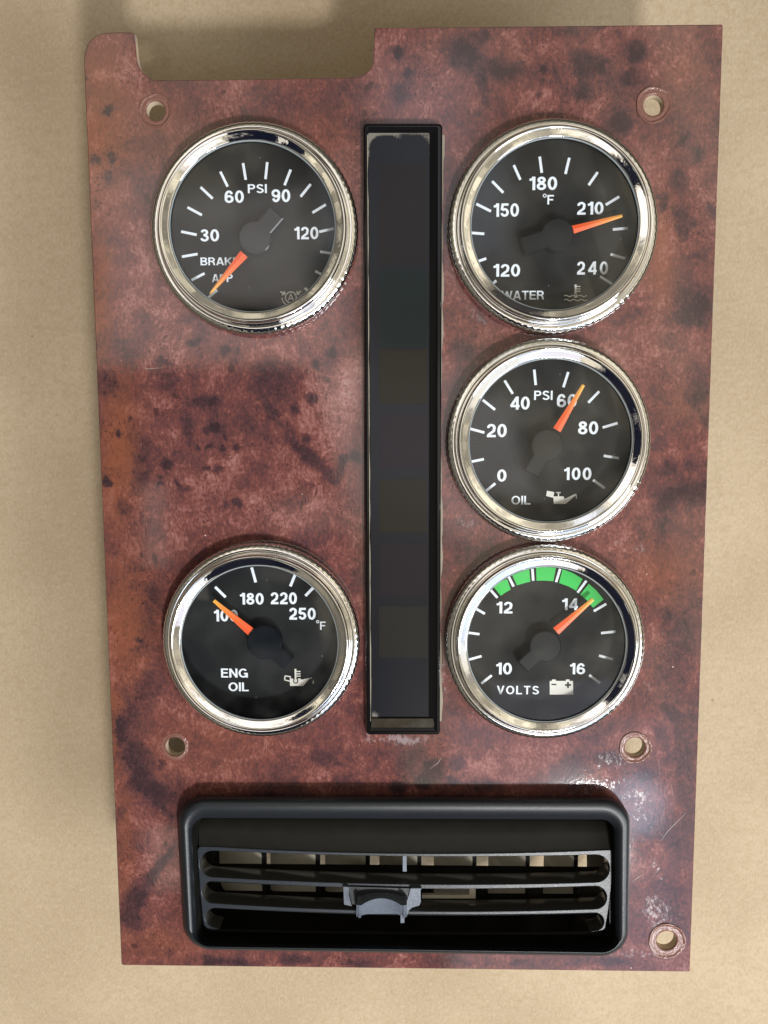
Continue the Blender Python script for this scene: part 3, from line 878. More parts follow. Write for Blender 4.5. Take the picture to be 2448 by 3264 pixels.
class Dial:
    """places print measured in an enlarged view (offset, scale) on the dial of one gauge"""

    def __init__(self, parent, ox, oy, s):
        self.g, self.ox, self.oy, self.s = parent, ox, oy, s

    def p(self, x, y, z=ZP):
        return P(self.ox + x * self.s, self.oy + y * self.s, z)

    def text(self, name, body, x, y, wd, ht, mat, bold=0.018, spacing=1.0, z=ZP):
        v, f, w0, h0 = text_mesh(body, bold, spacing)
        c0 = self.p(x, y, z)
        sx = np.linalg.norm(self.p(x + wd / 2, y, z) - self.p(x - wd / 2, y, z)) / w0
        sy = np.linalg.norm(self.p(x, y + ht / 2, z) - self.p(x, y - ht / 2, z)) / h0
        v = np.stack([c0[0] + v[:, 0] * sx, c0[1] + v[:, 1] * sy, np.full(len(v), z)], 1)
        return make(name, v, f, mat, self.g)

    def tick(self, a, b, mat, wd=9.5, name='tick_mark'):
        A, B = self.p(*a), self.p(*b)
        d = (B - A)[:2]
        d = d / np.linalg.norm(d)
        k = np.linalg.norm(self.p(wd, 0) - self.p(0, 0))
        nrm = np.array([-d[1], d[0]]) * k
        v = [(A[0] + nrm[0], A[1] + nrm[1], ZP), (A[0] - nrm[0], A[1] - nrm[1], ZP), (B[0] - nrm[0], B[1] - nrm[1], ZP), (B[0] + nrm[0], B[1] + nrm[1], ZP)]
        return make(name, v, [(0, 1, 2, 3)], mat, self.g)

    def polys(self, name, polys, mat, z=ZP):
        v, f = [], []
        for pl in polys:
            pts = ccw([tuple(self.p(x, y, z)[:2]) for x, y in pl])
            f.append(tuple(range(len(v), len(v) + len(pts))))
            v += [(x, y, z) for x, y in pts]
        return make(name, v, f, mat, self.g)


def bar(a, b, wd):
    a, b = np.array(a, float), np.array(b, float)
    d = (b - a) / np.linalg.norm(b - a)
    n_ = np.array([-d[1], d[0]]) * wd / 2
    return [tuple(a + n_), tuple(a - n_), tuple(b - n_), tuple(b + n_)]


def arc(cx, cy, r, a0, a1, wd, n_=20):
    out = []
    for i in range(n_):
        t0, t1 = (math.radians(a0 + (a1 - a0) * q / n_) for q in (i, i + 1))
        out.append([(cx + (r - wd / 2) * math.cos(t0), cy - (r - wd / 2) * math.sin(t0)), (cx + (r + wd / 2) * math.cos(t0), cy - (r + wd / 2) * math.sin(t0)),
                    (cx + (r + wd / 2) * math.cos(t1), cy - (r + wd / 2) * math.sin(t1)), (cx + (r - wd / 2) * math.cos(t1), cy - (r - wd / 2) * math.sin(t1))])
    return out


def wave(x0, x1, y, amp, n_, wd):
    pts = [(x0 + (x1 - x0) * i / 30, y - amp * math.sin(i / 30 * n_ * 2 * math.pi)) for i in range(31)]
    return [bar(a, b, wd) for a, b in zip(pts, pts[1:])]


BZ = [(29.9, 0.0), (30.3, .35), (30.42, 1.0), (30.45, 2.2), (30.3, 2.9), (29.9, 3.4), (29.3, 3.75), (28.6, 3.9), (28.1, 3.85), (27.8, 3.6), (27.65, 3.3), (27.52, 3.4), (27.45, 4.0), (27.42, 4.8), (27.35, 5.5),
      (27.2, 6.0), (27.0, 6.25), (26.8, 6.36), (26.6, 6.38), (26.45, 6.32), (26.36, 6.25), (26.3, 6.22), (25.9, 6.12), (25.1, 5.92), (24.5, 5.77), (24.32, 5.72), (24.2, 5.66), (24.12, 5.5), (24.1, 5.3), (24.1, 4.4)]


LIFT = 1.1
BZ = [(r, z + (LIFT if z > .5 else 0)) for r, z in BZ]


def knurl(r, z, a):
    r, z = r * 1000, z * 1000
    if r > 28.8 and z > .2:
        k = min(1, (r - 28.8) / 1.0)
        return 0.00006 * k * math.tanh(2.5 * math.sin(92 * a)) - .00005 * k
    return 0


def mmlathe(prof, n, mod, cx, cy):
    return lathe([(r / 1000, z / 1000) for r, z in prof], n, mod, cx, cy)


def gauge(label, cx, cy, seed):
    v, f = mmlathe([(25.5, -49.6), (26, -49), (26, -0.2), (26, 0.6)], 64, None, cx, cy)
    b = len(v)
    v.append((cx, cy, -.0496))
    f += [(i, b, (i + 1) % 64) for i in range(64)]
    g = make('gauge', v, f, M_CAN, root, smooth=True, sharp=40, label=label, origin=(cx, cy, 0))
    rot = seed * .37

    def rotmod(r, z, a):
        return knurl(r, z, a + rot)
    v, f = mmlathe(BZ, 736, rotmod, cx, cy)
    make('bezel', v, f, M_CHROME, g, smooth=True, sharp=60, origin=(cx, cy, 0))
    v, f = disc(.0258, ZD, 96, cx, cy, 0, 3)
    make('dial_face', v, f, M_DIAL, g, origin=(cx, cy, ZD))
    v, f = mmlathe([(24.5, 4.6 + LIFT), (25.2, 1.5), (25.75, -1.05)], 96, None, cx, cy)
    make('inner_wall', v, f, M_DIAL, g, smooth=True, origin=(cx, cy, .003))
    v, f = disc(.0242, .0047 + LIFT / 1000, 96, cx, cy, .0005, 8)
    make('glass', v, f, M_GLASS, g, smooth=True, origin=(cx, cy, .0058))
    v, f = mmlathe([(24.12, 5.36 + LIFT), (24.0, 5.40 + LIFT), (23.86, 5.32 + LIFT), (23.8, 5.15 + LIFT)], 128, None, cx, cy)
    make('glass_edge', v, f, M_SEAL, g, smooth=True, origin=(cx, cy, .0053))
    return g


PZ = -0.0010


def pointer(D, hub, rad, base, bw, tip, tw, tail, tailw):
    """hub: centre in view px, rad its radius; tail: centre of the counterweight's end edge"""
    s = np.linalg.norm(D.p(1, 0, (.003 + PZ)) - D.p(0, 0, (.003 + PZ)))
    z0, z1 = (.0027 + PZ), (.0034 + PZ)
    A, B = D.p(*base, (.0030 + PZ))[:2], D.p(*tip, (.0030 + PZ))[:2]
    d = (B - A) / np.linalg.norm(B - A)
    nn = np.array([-d[1], d[0]])
    a, b = bw * s, tw * s / 2
    H = D.p(*hub, (.0032 + PZ))[:2]
    A0 = A - d * .0012
    pts = [A0 - nn * a, B - nn * b, B + nn * b, A0 + nn * a]
    v = [(*q, (.0026 + PZ)) for q in pts] + [(*(q), (.0030 + PZ)) for q in pts]
    # ridge line along the middle
    v += [(*A0, (.0033 + PZ)), (*B, .00315 + PZ)]
    f = [(0, 3, 2, 1), (0, 1, 5, 4), (1, 2, 6, 5), (2, 3, 7, 6), (3, 0, 4, 7), (4, 5, 9, 8), (8, 9, 6, 7), (5, 6, 9), (4, 8, 7)]
    o = make('needle', v, f, M_NEEDLE, D.g)
    at = o.data.attributes.new('tip', 'FLOAT', 'POINT')
    L = np.linalg.norm(B - A0)
    vals = []
    for q in v:
        t_ = float((np.array(q[:2]) - A0) @ d) / L
        vals.append(max(0, t_))
    at.data.foreach_set('value', vals)
    # subdivide-free gradient is enough: two ends
    T = D.p(*tail, (.0032 + PZ))[:2]
    e = (T - H) / np.linalg.norm(T - H)
    m_ = np.array([-e[1], e[0]])
    R = rad * s
    tw_ = tailw * s / 2
    pts = []
    a0 = math.asin(min(.95, tw_ / R))
    base_ang = math.atan2(e[1], e[0])
    for i in range(41):
        t_ = base_ang + a0 + (2 * math.pi - 2 * a0) * i / 40
        pts.append((H[0] + R * math.cos(t_), H[1] + R * math.sin(t_)))
    pts += [tuple(T - m_ * tw_), tuple(T + m_ * tw_)]
    pts = ccw(pts)
    inn = offset_loop(pts, .00035)
    n_ = len(pts)
    v = [(x, y, -.0004) for x, y in pts] + [(x, y, (.0034 + PZ)) for x, y in pts] + [(x, y, (.0037 + PZ)) for x, y in inn]
    f = []
    for k in range(2):
        for i in range(n_):
            j = (i + 1) % n_
            f.append((k * n_ + i, k * n_ + j, (k + 1) * n_ + j, (k + 1) * n_ + i))
    f.append(tuple(range(2 * n_, 3 * n_)))
    make('needle_hub', v, f, M_HUB, D.g)


XL, XR = 0.0484, 0.1354
# --- brake application pressure
g1 = gauge('air brake pressure gauge in PSI, its orange needle pointing down left past the words BRAKE APP', XL, 0.2325, 1)
D = Dial(g1, 460, 370, 720 / 1659)
for a, b in (((725, 345), (745, 468)), ((903, 338), (890, 463)), ((1075, 393), (1030, 508)), ((1222, 500), (1148, 592)), ((1333, 650), (1235, 710)),
             ((1392, 826), (1285, 850)), ((1378, 1008), (1292, 996)), ((1318, 1172), (1255, 1138)), ((1216, 1296), (1178, 1262)), ((558, 408), (612, 518)),
             ((413, 522), (502, 606)), ((317, 670), (423, 727)), ((270, 848), (385, 872)), ((276, 1033), (391, 1013)), ((347, 1205), (443, 1155)), ((462, 1340), (535, 1278))):
    D.tick(a, b, M_WHITE)
for s_, x, y, wd, ht in (('60', 660, 592, 142, 92), ('90', 1003, 585, 138, 95), ('30', 480, 876, 138, 90), ('120', 1190, 858, 178, 94)):
    D.text('numeral', s_, x, y, wd, ht, M_WHITE)
D.text('lettering', 'PSI', 830, 533, 140, 66, M_WHITE, .012)
D.text('lettering', 'BRAKE', 555, 1067, 285, 58, M_WHITE, .008)
D.text('lettering', 'APP', 573, 1190, 152, 58, M_WHITE, .012)
k = 1659 / 140 * 720 / 1659      # the close view of the symbol to this view
sx = lambda x: (860 + x * 140 / 1659 - 460) / D.s
sy = lambda y: (880 + y * 120 / 1422 - 370) / D.s
q_ = 140 / 1659 / D.s
sym = arc(sx(795), sy(805), 205 * q_, 0, 360, 46 * q_, 32) + arc(sx(795), sy(805), 330 * q_, 182, 243, 42 * q_, 12) + arc(sx(795), sy(805), 330 * q_, -30, 0, 42 * q_, 8)
for pl in ([(400, 565), (440, 575), (520, 620), (545, 555), (580, 575), (590, 690), (455, 735), (445, 710), (490, 680), (400, 625)],
           [(1180, 560), (1185, 605), (1095, 660), (1140, 700), (1120, 720), (1000, 690), (1010, 540), (1045, 560), (1050, 610), (1140, 550)],
           [(800, 1030), (825, 1030), (850, 1100), (760, 1130), (715, 1140), (780, 1085)],
           [(770, 672), (812, 672), (912, 915), (868, 915), (790, 730), (720, 915), (690, 915)],
           [(740, 830), (850, 830), (862, 868), (728, 868)]):
    sym.append([(sx(x), sy(y)) for x, y in pl])
D.polys('brake_symbol', sym[:-1], M_DIM)
D.polys('brake_symbol', sym[-1:], M_DIM, ZP + .00003)
pointer(D, (815, 895), 122, (712, 1035), 34, (481, 1304), 14, (975, 708), 132)

# --- water temperature
g2 = gauge('water temperature gauge, its orange needle pointing right just past 210', XR, 0.2327, 2)
D = Dial(g2, 1400, 360, 740 / 1659)
for a, b in (((718, 312), (733, 428)), ((930, 320), (902, 436)), ((1133, 423), (1068, 516)), ((1287, 598), (1190, 657)), ((1349, 823), (1240, 833)), ((1328, 1040), (1225, 1010)),
             ((1235, 1222), (1150, 1168)), ((533, 373), (580, 478)), ((378, 488), (458, 570)), ((265, 650), (370, 703)), ((215, 856), (322, 864)), ((252, 1070), (336, 1040)), ((355, 1245), (408, 1198))):
    D.tick(a, b, M_WHITE)
for s_, x, y, wd, ht in (('180', 743, 502, 200, 98), ('150', 479, 693, 182, 98), ('210', 1080, 680, 188, 94), ('120', 482, 1124, 192, 92)):
    D.text('numeral', s_, x, y, wd, ht, M_WHITE)
D.text('numeral', '240', 1096, 1108, 222, 94, M_WHITE, spacing=1.22)
D.text('lettering', 'F', 796, 620, 46, 68, M_WHITE, .01)
D.polys('degree_mark', arc(754, 591, 11, 0, 360, 6, 16), M_WHITE)
D.text('lettering', 'WATER', 596, 1303, 305, 64, M_WHITE, .008)
sym = [bar((975, 1226), (975, 1305), 14), bar((982, 1240), (1010, 1240), 8), bar((982, 1258), (1010, 1258), 8), bar((982, 1275), (1010, 1275), 8)]
sym += wave(893, 955, 1308, 5, 1.2, 7) + wave(995, 1057, 1308, 5, 1.2, 7) + wave(893, 1057, 1337, 5, 3, 7) + [[(975 + 15 * math.cos(i * .4), 1306 + 15 * math.sin(i * .4)) for i in range(16)]]
D.polys('coolant_symbol', sym, M_DIM)
pointer(D, (845, 872), 118, (968, 830), 29, (1308, 734), 20, (590, 955), 128)

# --- oil pressure
g3 = gauge('oil pressure gauge, its orange needle pointing up right across the 60', XR, 0.1709, 3)
D = Dial(g3, 1400, 1060, 720 / 1659)
for a, b in (((698, 272), (709, 386)), ((948, 290), (912, 402)), ((1175, 432), (1095, 515)), ((1310, 665), (1200, 698)), ((1319, 922), (1208, 905)), ((1217, 1143), (1130, 1083)),
             ((480, 352), (540, 450)), ((320, 495), (410, 567)), ((222, 705), (332, 735)), ((228, 950), (328, 930)), ((338, 1168), (412, 1108))):
    D.tick(a, b, M_WHITE)
for s_, x, y, wd, ht in (('40', 592, 518, 146, 96), ('60', 937, 500, 146, 98), ('20', 423, 720, 146, 98), ('80', 1094, 700, 148, 96), ('0', 460, 1050, 68, 90)):
    D.text('numeral', s_, x, y, wd, ht, M_WHITE)
D.text('numeral', '100', 1017, 1036, 202, 94, M_WHITE, spacing=1.1)
D.text('lettering', 'PSI', 765, 461, 136, 68, M_WHITE, .01)
D.text('lettering', 'OIL', 600, 1231, 140, 64, M_WHITE, .008)
sym = [[(792, 1162), (845, 1172), (840, 1200), (838, 1214), (785, 1200)], [(838, 1203), (912, 1203), (922, 1225), (930, 1258), (842, 1258)], [(922, 1222), (1003, 1184), (1010, 1190), (930, 1257)],
       bar((876, 1174), (876, 1204), 9), bar((858, 1175), (892, 1175), 6), [(1003, 1184), (1010, 1188), (1012, 1220), (1004, 1220)]]
D.polys('oil_can_symbol', sym, M_DIM)
pointer(D, (793, 830), 120, (880, 690), 31, (1060, 385), 22, (677, 1040), 122)

# --- volts
g4 = gauge('voltmeter gauge with a green arc, its orange needle pointing up right past 14', XR, 0.1096, 4)
D = Dial(g4, 1400, 1700, 700 / 1659)
for a, b in (((704, 268), (710, 358)), ((914, 268), (883, 368)), ((1112, 358), (1045, 448)), ((1262, 533), (1168, 588)), ((1333, 742), (1222, 754)), ((1313, 952), (1207, 924)), ((1215, 1132), (1133, 1070)),
             ((520, 318), (562, 402)), ((390, 430), (440, 487)), ((275, 568), (345, 608)), ((215, 750), (304, 762)), ((225, 954), (320, 928)), ((318, 1135), (397, 1073))):
    D.tick(a, b, M_WHITE)
for pl in ([(408, 400), (460, 368), (513, 345), (540, 425), (500, 447), (465, 472)], [(552, 318), (615, 292), (680, 270), (688, 365), (640, 377), (588, 393)],
           [(732, 258), (810, 255), (882, 260), (862, 362), (800, 357), (735, 358)], [(932, 270), (1010, 300), (1083, 345), (1035, 433), (975, 400), (905, 375)],
           [(1130, 382), (1190, 435), (1242, 500), (1162, 562), (1115, 505), (1065, 462)]):
    D.polys('green_segment', [pl], M_GREEN)
for s_, x, y, wd, ht in (('12', 493, 560, 122, 90), ('14', 988, 535, 120, 90), ('10', 489, 1021, 120, 90), ('16', 1045, 1022, 116, 86)):
    D.text('numeral', s_, x, y, wd, ht, M_WHITE)
D.text('lettering', 'VOLTS', 595, 1184, 318, 64, M_WHITE, .01, 1.15)
D.polys('battery_symbol', [[(835, 1115), (1010, 1115), (1013, 1218), (835, 1218)], [(852, 1104), (881, 1104), (881, 1115), (852, 1115)], [(957, 1104), (985, 1104), (985, 1115), (957, 1115)]], M_DIM)
D.polys('battery_symbol', [bar((848, 1142), (886, 1142), 10), bar((950, 1146), (996, 1146), 13), bar((973, 1124), (973, 1139.5), 14), bar((973, 1152.5), (973, 1168), 14)], M_DIAL, ZP + .00005)
pointer(D, (800, 852), 122, (905, 720), 33, (1162, 499), 24, (628, 1008), 118)

# --- engine oil temperature
g5 = gauge('engine oil temperature gauge, its orange needle pointing up left to 100', XL, 0.1097, 5)
D = Dial(g5, 500, 1680, 700 / 1659)
for a, b in (((716, 305), (747, 418)), ((1045, 358), (1008, 448)), ((1187, 453), (1122, 520)), ((440, 452), (520, 530))):
    D.tick(a, b, M_WHITE, 10.5)
for s_, x, y, wd, ht in (('180', 717, 541, 180, 90), ('220', 959, 538, 198, 90), ('250', 1100, 655, 200, 90), ('100', 521, 668, 182, 90)):
    D.text('numeral', s_, x, y, wd, ht, M_WHITE, .022)
D.text('lettering', 'F', 1254, 745, 42, 62, M_WHITE, .006)
D.polys('degree_mark', arc(1215, 715, 9, 0, 360, 5.5, 16), M_WHITE)
D.text('lettering', 'ENG', 586, 1103, 202, 68, M_WHITE, .012)
D.text('lettering', 'OIL', 617, 1207, 152, 66, M_WHITE, .012)
fx = lambda x: (880 + x * 140 / 1659 - 500) / D.s
fy = lambda y: (2110 + y * 100 / 1185 - 1680) / D.s
F = lambda pl: [(fx(x), fy(y)) for x, y in pl]
D.polys('oil_can_symbol', [F([(570, 630), (920, 620), (950, 665), (1060, 650), (1040, 890), (1030, 905), (530, 905), (515, 650)]), F([(1060, 650), (1350, 583), (1372, 610), (1250, 645), (1120, 800), (1040, 890)]),
                           F(bar((340, 520), (565, 565), 42)), F(bar((325, 680), (520, 725), 42)), F(bar((340, 520), (325, 690), 48)), F(bar((550, 570), (530, 640), 42)),
                           F([(1405, 660), (1435, 770), (1425, 820), (1385, 820), (1375, 770)])], M_DIM)
D.polys('oil_can_symbol', [F([(650, 620), (820, 620), (822, 670), (650, 670)]), [(fx(742 + 98 * math.cos(i * .3)), fy(725 + 98 * math.sin(i * .3))) for i in range(21)]], M_DIAL, ZP + .00004)
D.polys('thermometer_symbol', [F([(695, 265), (765, 260), (770, 650), (795, 700), (795, 750), (770, 780), (710, 780), (680, 745), (682, 700), (705, 650)]),
                               F(bar((765, 358), (925, 358), 40)), F(bar((765, 450), (925, 450), 40)), F(bar((765, 535), (925, 535), 40))], M_DIM, ZP + .00008)
pointer(D, (812, 872), 132, (690, 775), 34, (430, 556), 24, (995, 1035), 112)

# ------------------------------------------------------------------ warning lamp strip
ZF = .0038
O4 = PP([(1160, 402), (1404, 398), (1398, 2337), (1166, 2340)], 0.0)
o_bl = [np.array(q) for q in ccw(O4)]
def ring_rect(x0t, x0b, x1t, x1b, yt, yb, z, r=0.0006):
    return [(x, y, z) for x, y in ccw(rounded(PP([(x0t, yt), (x1t, yt), (x1b, yb), (x0b, yb)], z), r, 4))]
rings = [ring_rect(1155, 1164, 1408, 1400, 396, 2340, 0.0, .0012),
         ring_rect(1157, 1166, 1410, 1402, 394, 2340, 0.0028, .0012),
         ring_rect(1160, 1169, 1410, 1402, 396, 2341, 0.0036, .001),
         ring_rect(1165, 1175, 1405, 1399, 401, 2338, 0.0039, .0008),
         ring_rect(1168, 1178, 1396, 1394, 404, 2334, 0.0039, .0006),
         ring_rect(1170, 1181, 1391, 1391, 407, 2331, 0.0036, .0005),
         ring_rect(1173, 1186, 1369, 1366, 424, 2290, 0.0026, .0005)]
strip = loops('warning_light_display', rings, M_GLOSS, root, smooth=True, sharp=25, label='tall narrow unlit warning light display with a glossy black frame')
lens_px = [(1173, 424), (1369, 424), (1366, 2290), (1186, 2290)]
lens_o = PP(lens_px, .0026)
V2, F2 = fill(ccw(resample(ccw(lens_o), .0008)), [], .0008)
lv = [(x, y, .0026) for x, y in V2]
fcs = []
for f_ in F2:
    a, b, c_ = V2[f_[0]], V2[f_[1]], V2[f_[2]]
    fcs.append(tuple(int(q) for q in (f_ if (b[0] - a[0]) * (c_[1] - a[1]) - (b[1] - a[1]) * (c_[0] - a[0]) > 0 else f_[::-1])))
lens = make('display_lens', lv, fcs, M_LENS, strip)
lx, ly = to_px(lv)
# dried polish left in the corners of the lens
x0 = 1173 + (ly - 424) * (13 / 1866)
u_ = (lx - x0) / 190.0
# rounded edge of the clean area
rx = np.maximum(np.maximum(46 - (lx - x0), (lx - x0) - 152), 0)
ry = np.maximum(50 - (ly - 424), 0)
ee = np.hypot(rx, ry)
dirt = np.clip((ee - 36) / 12, 0, 1.1) * (ly < 500) * np.where(lx - x0 < 100, 1.0, .62)
dirt = np.maximum(dirt, np.clip(1.0 - (ly - 424) / 9, 0, 1) * .8)
dirt = np.maximum(dirt, np.clip(1.0 - np.hypot((lx - 1268) / 1.2, ly - 430) / 20, 0, 1))
dirt = np.maximum(dirt, np.clip(1.0 - np.hypot(lx - 1192, ly - 2285) / 30, 0, 1))
at = lens.data.attributes.new('dirt', 'FLOAT', 'POINT')
at.data.foreach_set('value', dirt.astype(np.float32))
v, f = prism(ccw(PP([(1186, 2291), (1380, 2291), (1388, 2327), (1182, 2327)], .0034)), .0024, .0033)
M_BROWN_REFL = mat_simple('brown_reflection_tint', (0.016, 0.011, 0.004), .25, spec=.2, scale=.25, var=.6)  # brown colour stands in for the gold reflection on the lower bevel
make('lens_end_reflection', v, f, M_BROWN_REFL, strip)
# tinted windows of the separate lamps behind the smoked lens
for i, (ya, yb, cc) in enumerate(((520, 846, (0.0100, 0.0080, 0.0090)), (862, 1108, (0.0055, 0.0105, 0.0105)), (1113, 1284, (0.0130, 0.0110, 0.0075)), (1322, 1494, (0.0125, 0.0090, 0.0130)), (1528, 1698, (0.0130, 0.0112, 0.0085)), (1732, 1898, (0.0120, 0.0090, 0.0120)), (1932, 2096, (0.0140, 0.0130, 0.0120)))):
    mt = mat_simple('tinted_window', tuple(q * .95 for q in cc), .17, scale=3, var=.3, dust=.05, spec=.25)
    pl = ccw(PP([(1208, ya), (1362, ya), (1362, yb), (1208, yb)], .00268))
    v, f = prism(pl, .00262, .00268)
    make('lamp_window', v, f, mt, strip)
# line of old polish in the gaps beside the frame
def strip_quad(name, pts, z0, z1, mat, parent):
    v, f = prism(ccw(PP(pts, z1)), z0, z1)
    return make(name, v, f, mat, parent)
rng = random.Random(3)
for side in (0, 1):
    pts_a, pts_b = [], []
    for i in range(90):
        y = 430 + i * 21
        if side == 0:
            x = 1170 + (y - 400) / 1940 * 11
            wd = 2.0 + 1.3 * math.sin(i * .7) * math.sin(i * .23) + rng.random() * .8
            pts_a.append((x, y)); pts_b.append((x + wd, y))
        else:
            x = 1409 - (y - 400) / 1940 * 8
            wd = max(.8, 4.5 + 3 * math.sin(i * .21 + 2) + 2 * math.sin(i * .9) + rng.random() * 2 - (2.5 if 25 < i < 60 else 0))
            pts_a.append((x, y)); pts_b.append((x + wd, y))
    z = .00405 if side == 0 else .0002
    A = [tuple(P(*q, z)) for q in pts_a]
    B = [tuple(P(*q, z)) for q in pts_b]
    n_ = len(A)
    make('polish_residue', A + B, [(i, i + 1, n_ + i + 1, n_ + i) for i in range(n_ - 1)], M_DIRT, strip)

# ------------------------------------------------------------------ air vent
def vring(l0, l1, r0, r1, t0, t1, b0, b1, z, rad):
    """corner px: left top/bottom, right top/bottom, top left/right, bottom left/right"""
    return [(x, y, z) for x, y in ccw(rounded(PP([(l0, t0), (r0, t1), (r1, b1), (l1, b0)], z), rad, 10))]
rings = [vring(562, 590, 2006, 1998, 2540, 2543, 3020, 3042, 0.0, .0085),
         vring(560, 588, 2010, 2002, 2537, 2541, 3024, 3047, 0.0018, .0088),
         vring(563, 590, 2010, 2002, 2541, 2544, 3026, 3049, 0.0040, .0088),
         vring(569, 595, 2005, 1998, 2549, 2552, 3024, 3047, 0.0056, .0083),
         vring(579, 603, 1996, 1990, 2562, 2565, 3021, 3043, 0.0063, .0074),
         vring(590, 611, 1984, 1981, 2580, 2584, 3017, 3038, 0.0063, .0062),
         vring(600, 618, 1972, 1973, 2594, 2598, 3012, 3032, 0.0056, .0052),
         vring(607, 624, 1963, 1966, 2603, 2608, 3007, 3026, 0.0047, .0045),
         vring(610, 627, 1958, 1962, 2607, 2612, 3003, 3022, 0.0040, .0042)]
vent = loops('air_vent', rings, M_VENT, root, smooth=True, sharp=60, label='black plastic air vent with three horizontal louvre slots and a small centre lever')
# duct behind the frame (inner walls)
inner = rings[-1]
duct = [inner, [(x, y, .0030) for x, y, z in inner], [(x * .985 + .00170, y, -.003) for x, y, z in inner], [(x * .985 + .00170, y, -.030) for x, y, z in inner]]
loops('duct_wall', duct, M_DUCT, vent, smooth=True, sharp=40)

# swivelling louvre: a plate with slots, blades behind each bar
ZL = .0012
def curve_y(x, yl, ym, yr, xl=650, xr=1930):
    t_ = (x - xl) / (xr - xl)
    # quadratic through left, middle, right
    return yl * (2 * (t_ - .5) * (t_ - 1)) + ym * (4 * t_ * (1 - t_)) + yr * (2 * t_ * (t_ - .5))
TOPL = (2697, 2720, 2709)
SL = [((2711, 2730, 2724), (2794, 2818, 2811), 636, 1943), ((2807, 2833, 2823), (2877, 2904, 2896), 644, 1934), ((2893, 2915, 2909), (2956, 2968, 2966), 654, 1925)]
def slot(top, bot, xl, xr, n_=28):
    ht, rt = (bot[0] - top[0]) / 2, (bot[2] - top[2]) / 2
    xs = np.linspace(xl + ht, xr - rt, n_)
    up = [(x, curve_y(x, *top)) for x in xs]
    dn = [(x, curve_y(x, *bot)) for x in xs[::-1]]
    rc = [(xr - rt + rt * math.cos(a), (up[-1][1] + dn[0][1]) / 2 - (dn[0][1] - up[-1][1]) / 2 * math.sin(a)) for a in np.linspace(math.pi / 2, -math.pi / 2, 12)[1:-1]]
    lc = [(xl + ht + ht * math.cos(a), (up[0][1] + dn[-1][1]) / 2 - (dn[-1][1] - up[0][1]) / 2 * math.sin(a)) for a in np.linspace(-math.pi / 2, -3 * math.pi / 2, 12)[1:-1]]
    return up, rc, dn, lc
s1 = slot(*SL[0])
s2 = slot(*SL[1])
s3 = slot(*SL[2])
loop1 = PP(s1[0] + s1[1] + s1[2] + s1[3], ZL)
loop2 = PP(s2[0] + s2[1] + s2[2] + s2[3], ZL)
xs = np.linspace(640, 1945, 30)
outl = [(628, 2712), (632, 2702), (640, 2698)] + [(x, curve_y(x, *TOPL)) for x in xs[1:]] + [(1953, 2714), (1956, 2726), (1952, 2800), (1940, 2900), (1930, 2958), (1922, 2966), (1890, 2972)]
# third slot is open below
up, rc, dn, lc = s3
outl += [(1880, 2970)] + list(reversed(rc)) + list(reversed(up)) + list(reversed(lc)) + [(690, 2958), (700, 2962), (680, 2964), (660, 2960), (650, 2950), (646, 2930), (638, 2850)]
v, f = plate(PP(outl, ZL), [loop1, loop2], ZL, ZL - .0062, .00022)
lv_o = make('louvre', v, f, M_LOUV, vent, smooth=True, sharp=45)
lv_o.data.materials.append(mat_simple('polished_slot_wall', (0.05, 0.05, 0.045), .14, spec=.8))
lv_o.data.polygons.foreach_set('material_index', [1 if min(v[i][2] for i in fc) < ZL - .003 else 0 for fc in f])

def blade(front, back, zf, zb, xl, xr, name='louvre_blade', thick=.0010, n_=26, xin=0):
    """front/back edges follow the measured curves; returns a curved slab"""
    xs = np.linspace(xl, xr, n_)
    xb = np.linspace(xl + xin, xr - xin, n_)
    A = [P(x, curve_y(x, *front), zf) for x in xs]
    B = [P(x, curve_y(x, *back), zb) for x in xb]
    v = [tuple(q) for q in A] + [tuple(q) for q in B] + [(q[0], q[1] - thick, q[2]) for q in A] + [(q[0], q[1] - thick, q[2]) for q in B]
    f = []
    for i in range(n_ - 1):
        f += [(i, i + 1, n_ + i + 1, n_ + i), (2 * n_ + i + 1, 2 * n_ + i, 3 * n_ + i, 3 * n_ + i + 1), (n_ + i, n_ + i + 1, 3 * n_ + i + 1, 3 * n_ + i), (i + 1, i, 2 * n_ + i, 2 * n_ + i + 1)]
    f += [(0, n_, 3 * n_, 2 * n_), (n_ - 1, 3 * n_ - 1, 4 * n_ - 1, 2 * n_ - 1)]
    return make(name, v, f, M_DUCT, vent, smooth=True, sharp=30)
blade((2800, 2822, 2815), (2752, 2757, 2763), ZL - .0004, -.0105, 655, 1930)
blade((2882, 2908, 2900), (2837, 2845, 2849), ZL - .0004, -.0105, 662, 1925)
blade((2959, 2970, 2969), (2905, 2918, 2915), ZL - .0010, -.0125, 662, 1918)
# upper cover of the louvre, sloping back under the frame
xs = np.linspace(634, 1950, 40)
rows = []
for k, (fr, zf) in enumerate(((TOPL, ZL - .0002), ((2680, 2700, 2692), .0002), ((2650, 2664, 2660), -.0006), ((2615, 2622, 2622), -.002), ((2590, 2592, 2594), -.0045), ((2575, 2575, 2578), -.009))):
    rows.append([tuple(P(x, curve_y(x, *[q + .5 for q in fr]), zf)) for x in xs])
v = [q for r in rows for q in r]
f = [(k * 40 + i, k * 40 + i + 1, (k + 1) * 40 + i + 1, (k + 1) * 40 + i) for k in range(len(rows) - 1) for i in range(39)]
make('louvre_cover', v, f, mat_simple('dusty_brown_black_plastic', (0.0055, 0.005, 0.0035), .6, spec=.15, scale=.18, var=.5, dust=.55, dustc=(.055, .036, .012)), vent, smooth=True)
